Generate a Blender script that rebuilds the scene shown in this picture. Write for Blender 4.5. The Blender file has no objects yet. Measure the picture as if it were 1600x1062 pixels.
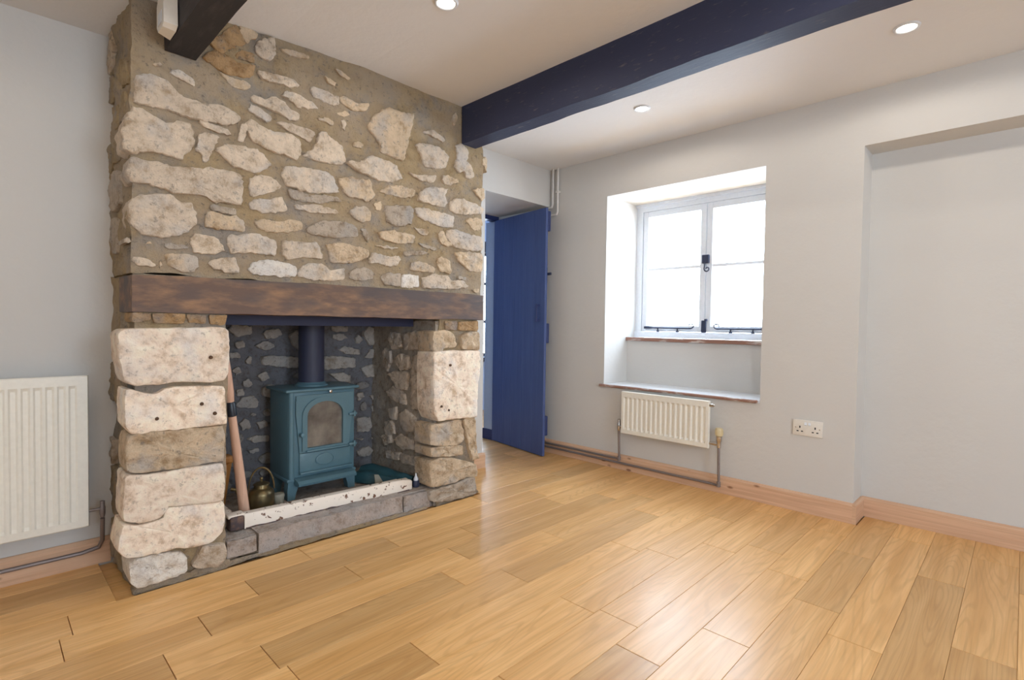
import bpy, bmesh, math, random
from mathutils import Vector, Matrix, noise

random.seed(7)
sc = bpy.context.scene
col = sc.collection

# ------------------------------------------------------------------ camera
# metres; x runs along the chimney wall, y into the picture, floor at z = 0
FOCAL_PX, YAW, PITCH, ROLL = 817.08, 0.795327, -0.0276595, 0.0144615
cam_d = bpy.data.cameras.new('camera')
cam_d.sensor_width = 36.0
cam_d.lens = FOCAL_PX / 1600.0 * 36.0
cam_d.clip_start = 0.02
cam = bpy.data.objects.new('camera', cam_d)
col.objects.link(cam)
fw = Vector((math.sin(YAW) * math.cos(PITCH), math.cos(YAW) * math.cos(PITCH), math.sin(PITCH)))
r0 = Vector((math.cos(YAW), -math.sin(YAW), 0))
u0 = r0.cross(fw)
rt = r0 * math.cos(ROLL) + u0 * math.sin(ROLL)
up = u0 * math.cos(ROLL) - r0 * math.sin(ROLL)
M = Matrix((rt, up, -fw)).transposed().to_4x4()
M.translation = (0, 0, 1.0)
cam.matrix_world = M
sc.camera = cam

# ------------------------------------------------------------------ sky, daylight, exposure
SKY = (0.68, 0.83, 1.0)
SKY_STRENGTH = 13.5
LAMP_W = 5.5
LAMP_COL = (1.0, 0.91, 0.80)
w = bpy.data.worlds.new('overcast_sky')
sc.world = w
w.use_nodes = True
bg = w.node_tree.nodes['Background']
bg.inputs[0].default_value = (*SKY, 1)
bg.inputs[1].default_value = SKY_STRENGTH
vs = sc.view_settings
vs.view_transform = 'Standard'
vs.look = 'None'
vs.gamma = 1.0
vs.use_curve_mapping = False
vs.exposure = 0.36


def portal(name, loc, rot, sx, sz):
    l = bpy.data.lights.new(name, 'AREA')
    l.shape = 'RECTANGLE'
    l.size, l.size_y = sx, sz
    l.cycles.is_portal = True
    o = bpy.data.objects.new(name, l)
    o.location, o.rotation_euler = loc, rot
    col.objects.link(o)


H = math.pi / 2
portal('window_daylight', (3.72, 1.625, 1.42), (0, H, 0), 1.0, 1.1)       # shines towards -x
portal('rear_fill_portal', (0.9, -2.52, 1.35), (H, 0, 0), 1.2, 1.1)   # unseen rear opening added for fill daylight, shines towards +y
portal('side_fill_portal', (-1.92, -1.75, 1.35), (0, -H, 0), 0.9, 0.9)  # unseen side opening added for more fill, shines towards +x

# ------------------------------------------------------------------ helpers
WLOC = {}


def tag(o, label=None, cat=None, group=None, kind=None):
    if label: o['label'] = label
    if cat: o['category'] = cat
    if group: o['group'] = group
    if kind: o['kind'] = kind
    return o


def empty(name, loc, label=None, cat=None, group=None, kind=None):
    o = bpy.data.objects.new(name, None)
    o.empty_display_size = 0.05
    o.location = loc
    col.objects.link(o)
    WLOC[o] = Vector(loc)
    return tag(o, label, cat, group, kind)


class MB:
    """collects shapes given in world coordinates; build() links them as one mesh object"""
    def __init__(self):
        self.bm = bmesh.new()

    def quad(self, pts):
        v = [self.bm.verts.new(p) for p in pts]
        return self.bm.faces.new(v)

    def box(self, x0, x1, y0, y1, z0, z1, bev=0.0, seg=1, T=None):
        b = bmesh.new()
        bmesh.ops.create_cube(b, size=1)
        for v in b.verts:
            v.co = Vector(((x0 + x1) / 2 + v.co.x * (x1 - x0), (y0 + y1) / 2 + v.co.y * (y1 - y0), (z0 + z1) / 2 + v.co.z * (z1 - z0)))
        if bev:
            bmesh.ops.bevel(b, geom=list(b.edges), offset=bev, segments=seg, affect='EDGES', profile=0.5)
        self.merge(b, T)
        return self

    def merge(self, b, T=None):
        mp = {}
        for v in b.verts:
            mp[v] = self.bm.verts.new(T(v.co) if T else v.co)
        for f in b.faces:
            try:
                self.bm.faces.new([mp[v] for v in f.verts])
            except ValueError:
                pass
        b.free()

    def lathe(self, c, prof, n=24, axis='z', sx=1.0, sy=1.0, cap=True):
        """prof = [(radius, height)] turned about an axis through c"""
        rings = []
        for r, h in prof:
            ring = []
            for i in range(n):
                a = 2 * math.pi * i / n
                p, q = r * math.cos(a) * sx, r * math.sin(a) * sy
                co = {'z': (p, q, h), 'y': (p, h, q), 'x': (h, p, q)}[axis]
                ring.append(self.bm.verts.new(Vector(c) + Vector(co)))
            rings.append(ring)
        for a, b in zip(rings, rings[1:]):
            for i in range(n):
                j = (i + 1) % n
                self.bm.faces.new((a[i], a[j], b[j], b[i]))
        if cap:
            self.bm.faces.new(rings[0][::-1])
            self.bm.faces.new(rings[-1])
        return self

    def tube(self, pts, r, n=10, cap=True):
        """round bar along a polyline; r is a number or one radius per point"""
        P = [Vector(p) for p in pts]
        rr = r if isinstance(r, (list, tuple)) else [r] * len(P)
        rings = []
        t0 = (P[1] - P[0]).normalized()
        ref = Vector((0, 0, 1)) if abs(t0.z) < 0.9 else Vector((1, 0, 0))
        nrm = t0.cross(ref).normalized()
        for i, p in enumerate(P):
            if i == 0: t = P[1] - P[0]
            elif i == len(P) - 1: t = P[-1] - P[-2]
            else: t = (P[i] - P[i - 1]).normalized() + (P[i + 1] - P[i]).normalized()
            t.normalize()
            nrm = (nrm - t * nrm.dot(t)).normalized()
            bi = t.cross(nrm)
            rings.append([self.bm.verts.new(p + (nrm * math.cos(2 * math.pi * k / n) + bi * math.sin(2 * math.pi * k / n)) * rr[i]) for k in range(n)])
        for a, b in zip(rings, rings[1:]):
            for k in range(n):
                j = (k + 1) % n
                self.bm.faces.new((a[k], a[j], b[j], b[k]))
        if cap:
            self.bm.faces.new(rings[0][::-1])
            self.bm.faces.new(rings[-1])
        return self

    def prism(self, poly, d0, d1, f):
        """poly of (u, v) swept from depth d0 to d1; f(u, v, d) gives the point"""
        a = [self.bm.verts.new(f(u, v, d0)) for u, v in poly]
        b = [self.bm.verts.new(f(u, v, d1)) for u, v in poly]
        self.bm.faces.new(a)
        self.bm.faces.new(b[::-1])
        for i in range(len(a)):
            j = (i + 1) % len(a)
            self.bm.faces.new((a[i], b[i], b[j], a[j]))
        return self

    def build(self, name, mat, parent=None, smooth=False, kind=None, origin=None):
        bm = self.bm
        bmesh.ops.recalc_face_normals(bm, faces=list(bm.faces))
        me = bpy.data.meshes.new(name)
        if origin is None:
            lo = Vector([min(v.co[i] for v in bm.verts) for i in range(3)])
            hi = Vector([max(v.co[i] for v in bm.verts) for i in range(3)])
            origin = (lo + hi) / 2
            if parent is None:
                origin.z = lo.z
        origin = Vector(origin)
        bmesh.ops.translate(bm, verts=list(bm.verts), vec=-origin)
        bm.to_mesh(me)
        bm.free()
        me.materials.append(mat)
        if smooth:
            for p in me.polygons:
                p.use_smooth = True
            if smooth is not True:
                me.set_sharp_from_angle(angle=math.radians(smooth))
        o = bpy.data.objects.new(name, me)
        col.objects.link(o)
        WLOC[o] = origin
        if parent is not None:
            o.parent = parent
            o.location = origin - WLOC[parent]
        else:
            o.location = origin
        if kind:
            o['kind'] = kind
        return o


# ------------------------------------------------------------------ materials
class NT:
    def __init__(self, name):
        self.m = bpy.data.materials.new(name)
        self.m.use_nodes = True
        self.t = self.m.node_tree
        self.b = self.t.nodes['Principled BSDF']

    def n(self, typ, **kw):
        nd = self.t.nodes.new(typ)
        for k, v in kw.items():
            if k.startswith('i_'):
                nd.inputs[k[2:].replace('_', ' ')].default_value = v
            else:
                setattr(nd, k, v)
        return nd

    def l(self, a, b):
        self.t.links.new(a, b)

    def coords(self, scale=(1, 1, 1), space='Object', rnd=0.0):
        tc = self.n('ShaderNodeTexCoord')
        mp = self.n('ShaderNodeMapping')
        mp.inputs['Scale'].default_value = scale
        self.l(tc.outputs[space], mp.inputs['Vector'])
        if rnd:
            oi = self.n('ShaderNodeObjectInfo')
            m = self.n('ShaderNodeMath', operation='MULTIPLY')
            m.inputs[1].default_value = rnd
            self.l(oi.outputs['Random'], m.inputs[0])
            cb = self.n('ShaderNodeCombineXYZ')
            for i in range(3): self.l(m.outputs[0], cb.inputs[i])
            self.l(cb.outputs[0], mp.inputs['Location'])
        return mp.outputs[0]

    def noise(self, vec, scale, detail=4, rough=0.55, dist=0.0):
        n = self.n('ShaderNodeTexNoise')
        n.inputs['Scale'].default_value = scale
        n.inputs['Detail'].default_value = detail
        n.inputs['Roughness'].default_value = rough
        n.inputs['Distortion'].default_value = dist
        self.l(vec, n.inputs['Vector'])
        return n.outputs['Fac']

    def ramp(self, fac, stops):
        r = self.n('ShaderNodeValToRGB')
        e = r.color_ramp.elements
        while len(e) < len(stops): e.new(0.5)
        for k, (p, c) in zip(e, stops):
            k.position = p
            k.color = (*c, 1) if len(c) == 3 else c
        self.l(fac, r.inputs[0])
        return r.outputs[0]

    def mix(self, fac, a, b, mode='MIX'):
        m = self.n('ShaderNodeMix', data_type='RGBA', blend_type=mode)
        for s, v in ((m.inputs[0], fac), (m.inputs[6], a), (m.inputs[7], b)):
            if hasattr(v, 'links') or hasattr(v, 'is_linked'): self.l(v, s)
            elif isinstance(v, (int, float)): s.default_value = v
            else: s.default_value = (*v, 1)
        return m.outputs[2]

    def bump(self, h, strength=0.3, dist=0.01, prev=None):
        b = self.n('ShaderNodeBump')
        b.inputs['Strength'].default_value = strength
        b.inputs['Distance'].default_value = dist
        self.l(h, b.inputs['Height'])
        if prev is not None: self.l(prev, b.inputs['Normal'])
        return b.outputs[0]

    def done(self, color=None, rough=0.6, normal=None, metal=0.0, spec=0.5, **kw):
        b = self.b
        if color is not None:
            if hasattr(color, 'is_linked'): self.l(color, b.inputs['Base Color'])
            else: b.inputs['Base Color'].default_value = (*color, 1)
        if hasattr(rough, 'is_linked'): self.l(rough, b.inputs['Roughness'])
        else: b.inputs['Roughness'].default_value = rough
        b.inputs['Metallic'].default_value = metal
        b.inputs['Specular IOR Level'].default_value = spec
        if normal is not None: self.l(normal, b.inputs['Normal'])
        for k, v in kw.items(): b.inputs[k.replace('_', ' ')].default_value = v
        return self.m


def S(r, g, b):
    """sRGB 0-255 to linear"""
    return tuple((c / 255 / 12.92) if c <= 10 else ((c / 255 + 0.055) / 1.055) ** 2.4 for c in (r, g, b))


def plaster(name, c):
    t = NT(name)
    v = t.coords()
    n = t.noise(v, 2.2, 3)
    colr = t.mix(n, tuple(k * 0.97 for k in c), tuple(min(1, k * 1.03) for k in c))
    nb = t.bump(t.noise(v, 9, 4, 0.6), 0.18, 0.02)
    nb = t.bump(t.noise(v, 160, 2), 0.06, 0.002, nb)
    return t.done(colr, 0.85, nb, spec=0.25)


def stone(name, c, bump=0.7, vary=1.0, mottle=1.0, second=None):
    t = NT(name)
    v = t.coords(rnd=13.0)
    a = t.noise(v, 18, 7, 0.68)
    b = t.noise(v, 48, 5, 0.75)
    w_ = t.noise(v, 6, 4, 0.6)
    oi = t.n('ShaderNodeObjectInfo')
    dark = tuple(k * (1 - (1 - f) * mottle) for k, f in zip(c, (0.66, 0.59, 0.50)))
    light = tuple(min(0.92, k * 1.14) for k in c)
    k = t.ramp(a, [(0.34, dark), (0.48, c), (0.62, light)])
    grey = sum(c) / 3
    if second:
        k = t.mix(t.ramp(t.noise(v, 3.2, 4, 0.6), [(0.42, (0, 0, 0)), (0.60, (0.85, 0.85, 0.85))]), k, second)
    k = t.mix(t.ramp(w_, [(0.50, (0, 0, 0)), (0.66, (0.55, 0.55, 0.55))]), k, (grey * 0.96, grey * 0.96, grey * 0.98))
    k = t.mix(t.ramp(b, [(0.56, (0, 0, 0)), (0.66, (0.75, 0.75, 0.75))]), k, (grey * 0.56, grey * 0.47, grey * 0.38))
    k = t.mix(0.6 * vary, k, t.ramp(oi.outputs['Random'], [(0, (0.84, 0.82, 0.80)), (1, (1.06, 1.03, 0.98))]), 'MULTIPLY')
    nb = t.bump(a, bump, 0.03)
    nb = t.bump(b, bump, 0.012, nb)
    return t.done(k, 0.92, nb, spec=0.2)


def wood(name, c0, c1, rough=0.4, grain=(2.2, 26, 26), rnd=17.0, bump=0.08, coat=0.0, vary=0.25, knots=None, rings=None, space='Object'):
    t = NT(name)
    v = t.coords(grain, space, rnd)
    a = t.noise(v, 1.0, 5, 0.55, 0.6)
    v2 = t.coords(tuple(g * 5 if g > 5 else g * 1.5 for g in grain), space, rnd)
    b = t.noise(v2, 1.0, 3, 0.6)
    k = t.ramp(a, [(0.30, c0), (0.66, c1)])
    k = t.mix(t.ramp(b, [(0.5, (0, 0, 0)), (0.78, (0.4, 0.4, 0.4))]), k, tuple(x * 0.66 for x in c0))
    if rings:                       # flat-sawn figure: contour lines of a stretched noise
        n = t.noise(t.coords(rings, space, rnd * 1.7), 1.0, 1.5, 0.45)
        m1 = t.n('ShaderNodeMath', operation='MULTIPLY'); m1.inputs[1].default_value = 130.0
        t.l(n, m1.inputs[0])
        m2 = t.n('ShaderNodeMath', operation='SINE')
        t.l(m1.outputs[0], m2.inputs[0])
        k = t.mix(t.ramp(m2.outputs[0], [(0.35, (0, 0, 0)), (0.95, (0.24, 0.24, 0.24))]), k, tuple(x * f for x, f in zip(c0, (0.70, 0.66, 0.60))))
        st_ = t.noise(t.coords((2.5, 5, 5), space, rnd * 0.6), 1.0, 3)
        k = t.mix(t.ramp(st_, [(0.62, (0, 0, 0)), (0.80, (0.45, 0.45, 0.45))]), k, tuple(x * f for x, f in zip(c0, (0.62, 0.62, 0.68))))
    oi = t.n('ShaderNodeObjectInfo')
    k = t.mix(1.0, k, t.ramp(oi.outputs['Random'], [(0, (1 - vary, 1 - vary * 1.05, 1 - vary * 1.1)), (0.5, (1, 0.98, 0.96)), (1, (1 + vary * 0.35, 1 + vary * 0.3, 1 + vary * 0.2))]), 'MULTIPLY')
    if knots:
        vo = t.n('ShaderNodeTexVoronoi', feature='F1')
        vo.inputs['Scale'].default_value = 1.0
        t.l(t.coords(knots, space, rnd), vo.inputs['Vector'])
        k = t.mix(t.ramp(vo.outputs['Distance'], [(0.08, (0.9, 0.9, 0.9)), (0.16, (0, 0, 0))]), k, tuple(x * f for x, f in zip(c0, (0.42, 0.30, 0.24))))
    nb = t.bump(b, bump, 0.004)
    return t.done(k, rough, nb, Coat_Weight=coat, Coat_Roughness=0.18)


def paint(name, c, rough=0.4, bump=0.05, scale=60, metal=0.0, spec=0.5):
    t = NT(name)
    v = t.coords()
    n = t.noise(v, scale, 3)
    colr = t.mix(n, tuple(k * 0.93 for k in c), tuple(min(1, k * 1.06) for k in c))
    return t.done(colr, rough, t.bump(n, bump, 0.003), metal, spec)


def worn(name, base, chip, lo, hi, scale=9.0, stretch=(1, 1, 1), rough=0.6, bump=0.3, third=None):
    t = NT(name)
    v = t.coords(stretch)
    a = t.noise(v, scale, 7, 0.62)
    k = t.ramp(a, [(lo, base), (hi, chip)])
    if third:
        k = t.mix(t.ramp(t.noise(v, scale * 0.45, 4), [(0.45, (0, 0, 0)), (0.62, (1, 1, 1))]), k, third)
    return t.done(k, rough, t.bump(a, bump, 0.004), spec=0.35)


MAT = {}
MAT['plaster'] = plaster('white_wall_paint', (0.65, 0.628, 0.595))
MAT['ceiling'] = plaster('white_ceiling_paint', (0.80, 0.79, 0.785))
MAT['mortar'] = stone('lime_mortar', S(163, 143, 112), bump=0.6, mottle=0.7, second=S(166, 150, 130))
MAT['soot_mortar'] = stone('sooty_mortar', S(120, 120, 126), bump=0.6)
MAT['jamb_mortar'] = stone('smoke_stained_mortar', S(172, 162, 150), bump=0.6)
MAT['w'] = stone('pale_limestone', S(217, 200, 180))
MAT['W'] = stone('white_limestone', S(234, 226, 216))
MAT['t'] = stone('tan_limestone', S(212, 190, 162))
MAT['g'] = stone('grey_limestone', S(184, 170, 154))
MAT['b'] = stone('brown_stone', S(180, 148, 110))
MAT['q'] = stone('dressed_limestone', S(240, 222, 204), bump=0.3)
MAT['soot_dark'] = stone('dark_sooty_stone', S(150, 146, 142))
MAT['soot'] = stone('sooty_stone', S(184, 177, 170))
MAT['jamb'] = stone('smoke_stained_stone', S(212, 197, 180))
MAT['hearth'] = stone('grey_hearth_stone', S(184, 172, 164))
MAT['oak'] = wood('oak_floorboard', S(220, 167, 101), S(241, 194, 132), 0.38, (1.6, 24, 24), coat=0.15, vary=0.22, bump=0.10, rings=(0.8, 8, 8))
MAT['pine'] = wood('bare_pine', S(208, 166, 134), S(226, 188, 156), 0.55, (2.0, 2.0, 60), knots=(6.5, 6.5, 15.0), vary=0.06)
MAT['lintel'] = worn('smoked_oak_beam', S(104, 84, 74), S(150, 116, 88), 0.44, 0.68, 7.0, (1.0, 3.5, 3.5), 0.65, 0.5, S(88, 78, 76))
MAT['beam'] = worn('black_painted_beam', S(52, 57, 82), S(104, 100, 104), 0.60, 0.76, 16.0, (5, 1, 5), 0.6, 0.35)
MAT['beam_warm'] = worn('black_brown_painted_beam', S(48, 45, 48), S(72, 66, 66), 0.5, 0.78, 8.0, (5, 1, 5), 0.6, 0.35)
MAT['door'] = wood('navy_painted_boards', S(72, 90, 140), S(80, 98, 150), 0.5, (30, 30, 2.0), vary=0.04, bump=0.2)
MAT['navy'] = paint('navy_paint', S(50, 62, 110), 0.45)
MAT['white_gloss'] = paint('white_gloss_paint', S(228, 232, 238), 0.35, 0.04)
MAT['blue_white'] = paint('pale_blue_grey_paint', S(176, 190, 212), 0.5)
MAT['radiator'] = paint('cream_radiator_enamel', S(240, 236, 224), 0.35, 0.02)
MAT['plastic'] = paint('white_plastic', S(232, 226, 216), 0.35, 0.01)
MAT['cream'] = paint('cream_plastic', S(220, 202, 160), 0.4, 0.01)
MAT['steel'] = paint('chromed_brass', S(196, 190, 184), 0.25, 0.02, metal=1.0)
MAT['pipe'] = paint('tarnished_copper_pipe', S(140, 130, 128), 0.45, 0.05, metal=0.4)
MAT['white_pipe'] = paint('white_painted_pipe', S(224, 220, 214), 0.4, 0.03)
MAT['sill'] = worn('worn_sill_board', S(150, 112, 96), S(206, 196, 190), 0.5, 0.62, 8.0, (4, 1, 4), 0.45, 0.3)
MAT['iron'] = paint('black_iron', S(44, 52, 78), 0.45, 0.15)
MAT['stove'] = paint('teal_grey_cast_iron', S(90, 124, 137), 0.45, 0.12, 120)
MAT['flue'] = paint('blue_black_flue_enamel', S(52, 56, 78), 0.55, 0.08)
MAT['soot_plate'] = paint('dark_register_plate', S(34, 38, 66), 0.6)
MAT['brass'] = worn('tarnished_brass', S(132, 114, 78), S(84, 78, 64), 0.42, 0.7, 12.0, (1, 1, 1), 0.35, 0.1)
MAT['brass'].node_tree.nodes['Principled BSDF'].inputs['Metallic'].default_value = 0.75
MAT['fender'] = worn('chipped_cream_paint', S(242, 230, 216), S(112, 78, 58), 0.60, 0.62, 34.0, (1, 1, 1), 0.45, 0.25)
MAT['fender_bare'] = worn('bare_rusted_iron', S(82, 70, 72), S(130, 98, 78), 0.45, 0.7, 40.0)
MAT['pole'] = wood('pale_turned_wood', S(206, 160, 134), S(226, 188, 164), 0.45, (40, 40, 3.0), vary=0.02)
MAT['orange_wood'] = wood('orange_wood', S(166, 112, 56), S(190, 134, 72), 0.45, (30, 30, 3.0), vary=0.02)
MAT['rubber'] = paint('black_rubber', S(36, 40, 50), 0.35)
MAT['cloth'] = paint('dark_teal_leather', S(34, 74, 84), 0.6, 0.4, 90)
MAT['card'] = paint('grey_card', S(150, 146, 132), 0.7)
MAT['dark_oak'] = paint('dark_stained_frame', S(48, 40, 52), 0.5, 0.1)
MAT['leaf'] = paint('hedge_leaf', S(60, 120, 70), 0.5)
MAT['hole'] = paint('drill_hole_shade', S(84, 62, 46), 0.9)
MAT['foil'] = paint('black', S(20, 20, 22), 0.5)

t = NT('window_glass')
lw = t.n('ShaderNodeLayerWeight'); lw.inputs[0].default_value = 0.5      # 'Facing' is the same from both sides of the pane
pw = t.n('ShaderNodeMath', operation='POWER'); pw.inputs[1].default_value = 5.0
fr = t.n('ShaderNodeMath', operation='MULTIPLY_ADD'); fr.inputs[1].default_value = 0.7; fr.inputs[2].default_value = 0.03
t.l(lw.outputs['Facing'], pw.inputs[0]); t.l(pw.outputs[0], fr.inputs[0])
tr = t.n('ShaderNodeBsdfTransparent'); gl = t.n('ShaderNodeBsdfGlossy'); gl.inputs['Roughness'].default_value = 0.02
mx = t.n('ShaderNodeMixShader')
t.l(fr.outputs[0], mx.inputs[0]); t.l(tr.outputs[0], mx.inputs[1]); t.l(gl.outputs[0], mx.inputs[2])
t.l(mx.outputs[0], t.t.nodes['Material Output'].inputs[0])
MAT['glass'] = t.m
t = NT('smoked_stove_glass')
n_ = t.noise(t.coords(), 9, 5)
MAT['stove_glass'] = t.done(t.ramp(n_, [(0.35, S(84, 80, 76)), (0.65, S(134, 128, 120))]), 0.18, spec=0.6)
t = NT('lamp_glow')
t.b.inputs['Base Color'].default_value = (1, 1, 1, 1)
t.b.inputs['Emission Color'].default_value = (1, 0.93, 0.8, 1)
t.b.inputs['Emission Strength'].default_value = 6.0
MAT['glow'] = t.m


# ------------------------------------------------------------------ rough shapes
def rough_box(mb, x0, x1, y0, y1, z0, z1, step, amp, freq=6.0, seed=0.0, keep=None):
    """box with a fine skin whose points are pushed about by smooth noise"""
    lo, hi = (x0, y0, z0), (x1, y1, z1)
    n = [max(1, round((hi[i] - lo[i]) / step)) for i in range(3)]
    vd = {}

    def vert(k):
        if k not in vd:
            p = Vector([lo[i] + (hi[i] - lo[i]) * k[i] / n[i] for i in range(3)])
            q = p * freq + Vector((seed, seed * 1.7, -seed))
            d = noise.noise_vector(q) * amp + noise.noise_vector(q * 3.1) * amp * 0.5
            if keep: d = keep(p, d)
            vd[k] = mb.bm.verts.new(p + d)
        return vd[k]
    for ax in range(3):
        a, b = [i for i in range(3) if i != ax]
        for side in (0, n[ax]):
            for i in range(n[a]):
                for j in range(n[b]):
                    ks = []
                    for di, dj in ((0, 0), (1, 0), (1, 1), (0, 1)):
                        k = [0, 0, 0]
                        k[ax], k[a], k[b] = side, i + di, j + dj
                        ks.append(vert(tuple(k)))
                    mb.bm.faces.new(ks)
    return mb


def resample(poly, step):
    pts = []
    n = len(poly)
    for i in range(n):
        a, b = Vector(poly[i]), Vector(poly[(i + 1) % n])
        m = max(1, round((b - a).length / step))
        for k in range(m):
            pts.append(a.lerp(b, k / m))
    # round the corners off a little
    for _ in range(2):
        m = len(pts)
        pts = [pts[i] * 0.76 + (pts[i - 1] + pts[(i + 1) % m]) * 0.12 for i in range(m)]
    return pts


def make_stone(poly, f, mat, parent, d=0.014, back=0.02, rough=0.004, step=0.010, name='stone', jag=0.007, profile=None, grow=1.06):
    """one bedded stone: outline (u, v) in the wall plane, f(u, v, out) -> point"""
    c = sum((Vector(p) for p in poly), Vector((0, 0))) / len(poly)
    size = max((Vector(p) - c).length for p in poly)
    pts = resample([c + (Vector(p) - c) * grow for p in poly], min(step, size * 0.22))
    sd = random.random() * 50
    pts = [p + Vector((noise.noise(Vector((p.x * 60, p.y * 60, sd))), noise.noise(Vector((p.x * 45, p.y * 45, sd + 9))))) * jag + Vector((noise.noise(Vector((p.x * 140, p.y * 140, sd))), noise.noise(Vector((p.x * 140, p.y * 140, sd + 9))))) * jag * 0.6 for p in pts]
    prof = profile or ((1.0, -back), (1.0, d * 0.25), (0.985, d * 0.7), (0.94, d * 0.95), (0.72, d), (0.36, d * 1.03))
    bm = bmesh.new()
    tx, ty = (random.random() - 0.5) * 0.05, (random.random() - 0.5) * 0.05
    rings = []
    for s, h in prof:
        ring = []
        for p in pts:
            q = c + (p - c) * s
            o = h
            if s > 0.999 and h > 0:      # the bed: mortar rides up over parts of the edge
                o = h + d * 0.9 * noise.noise(Vector((p.x * 34, p.y * 34, sd + 3)))
                ring.append(bm.verts.new(f(q.x, q.y, o)))
                continue
            if h > 0:
                o += noise.noise(Vector((q.x * 28, q.y * 28, sd))) * rough + noise.noise(Vector((q.x * 70, q.y * 70, sd))) * rough * 0.7
                o += (q.x - c.x) * tx + (q.y - c.y) * ty
                o = max(o, 0.002)
            ring.append(bm.verts.new(f(q.x, q.y, o)))
        rings.append(ring)
    m = len(pts)
    for a, b in zip(rings, rings[1:]):
        for i in range(m):
            j = (i + 1) % m
            bm.faces.new((a[i], a[j], b[j], b[i]))
    top = bm.verts.new(f(c.x, c.y, prof[-1][1]))
    for i in range(m):
        bm.faces.new((rings[-1][i], rings[-1][(i + 1) % m], top))
    bm.faces.new(rings[0][::-1])
    mb = MB()
    mb.bm.free()
    mb.bm = bm
    return mb.build(name, mat, parent, smooth=50)


def pairs(t):
    return [(t[i], t[i + 1]) for i in range(0, len(t), 2)]


# ------------------------------------------------------------------ the room
XR, YB = 3.165, 2.70          # right wall and end wall surfaces
ALC = 3.35                    # back of the alcove


def struct(o, label=None):
    o['kind'] = 'structure'
    if label: o['label'] = label
    return o


def ceil_z(x):
    P = ((-1.9, 2.13), (0.4, 2.15), (0.9, 2.20), (1.3, 2.22), (3.75, 2.22))
    for (a, za), (b, zb) in zip(P, P[1:]):
        if x <= b: return za + (zb - za) * (x - a) / (b - a)
    return 2.22


mb = MB()
mb.prism([(-2.1, 2.13), (0.4, 2.15), (0.9, 2.20), (1.3, 2.22), (3.75, 2.22), (3.75, 2.45), (-2.1, 2.45)], -2.7, 3.28, lambda u, v, d: (u, d, v))
ceiling = struct(mb.build('ceiling', MAT['ceiling']), 'white painted ceiling')

mb = MB()
mb.box(-2.1, 0.42, YB, 3.28, -0.05, 2.3).box(2.03, 2.47, YB, 3.28, -0.05, 2.3).box(2.47, XR, YB, 3.28, 1.935, 2.3)
wall_back = struct(mb.build('wall_back', MAT['plaster']), 'white end wall behind the chimney')

mb = MB()
OUT = 3.72
mb.box(XR, OUT, 2.166, 3.28, -0.05, 2.3).box(XR, OUT, 0.61, 1.085, -0.05, 2.3)
mb.box(XR, OUT, 1.085, 2.166, -0.05, 0.57).box(XR, OUT, 1.085, 2.166, 1.935, 2.3).box(3.465, OUT, 1.085, 2.166, 0.57, 0.895)
mb.box(ALC, OUT, -1.2, 0.61, -0.05, 2.3).box(XR, ALC, -1.2, 0.61, 1.94, 2.3).box(XR, OUT, -2.7, -1.2, -0.05, 2.3)
wall_right = struct(mb.build('wall_right', MAT['plaster']), 'white wall with deep window recess and shallow alcove')

mb = MB()
mb.box(-2.1, 0.3, -2.7, -2.5, -0.05, 2.3).box(1.5, 3.72, -2.7, -2.5, -0.05, 2.3).box(0.3, 1.5, -2.7, -2.5, -0.05, 0.8).box(0.3, 1.5, -2.7, -2.5, 1.9, 2.3)  # the opening behind the camera is added to let in fill daylight
struct(mb.build('wall_front', MAT['plaster']))
mb = MB()
mb.box(-2.1, -1.9, -2.5, -2.2, -0.05, 2.3).box(-2.1, -1.9, -1.3, YB, -0.05, 2.3).box(-2.1, -1.9, -2.2, -1.3, -0.05, 0.9).box(-2.1, -1.9, -2.2, -1.3, 1.8, 2.3)  # this wall's opening is out of view, put in to brighten the room
struct(mb.build('wall_left', MAT['plaster']))

# floor: boards 0.153 wide laid along the chimney wall
mb = MB()
mb.box(-2.1, 5.2, -2.7, 4.8, -0.12, -0.0145)
floor = struct(mb.build('floor', MAT['oak']), 'honey coloured oak floorboards')
JOINTS = {0: (3.09, 2.155, 1.1), 1: (2.69, 1.62), 2: (3.105, 1.95), 3: (2.73, 2.12), 4: (2.936, 2.3, 1.685), 5: (2.49, 1.4), 6: (2.99, 2.355, 1.53, 1.03),
          7: (2.72, 2.11, 1.497), 8: (2.06, 0.94), 9: (2.515, 1.49, 0.62), 10: (2.75, 1.915, 1.30, 0.60), 11: (2.59, 1.46, 0.377), 12: (2.3, 1.655, 1.045),
          13: (2.336, 1.318, 0.71), 14: (2.7, 2.0, 0.98, 0.2)}
EDGES = [-0.013, 0.138, 0.286, 0.438, 0.588, 0.740, 0.893, 1.046, 1.200, 1.354, 1.508, 1.662, 1.818, 1.975, 2.126, 2.280]


def plank(x0, x1, y0, y1):
    g = 0.0004
    m = MB()
    m.box(x0 + 0.0011, x1 - 0.0011, y0 + g, y1 - g, -0.0145, random.uniform(-0.0004, 0.0), 0.0009)
    m.build('plank', MAT['oak'], floor)


def row(y0, y1, xa, xb, joints):
    js = sorted(j for j in joints if xa + 0.12 < j < xb - 0.1)
    lo = js[0] if js else xb
    first = [lo]
    while first[-1] - xa > 1.3:
        first.append(first[-1] - random.uniform(0.5, 1.15))
    js = sorted(set(js + [q for q in first if xa + 0.12 < q < xb - 0.1]))
    cuts = [xa] + js + [xb]
    for a, b in zip(cuts, cuts[1:]):
        plank(a, b, y0, y1)


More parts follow.
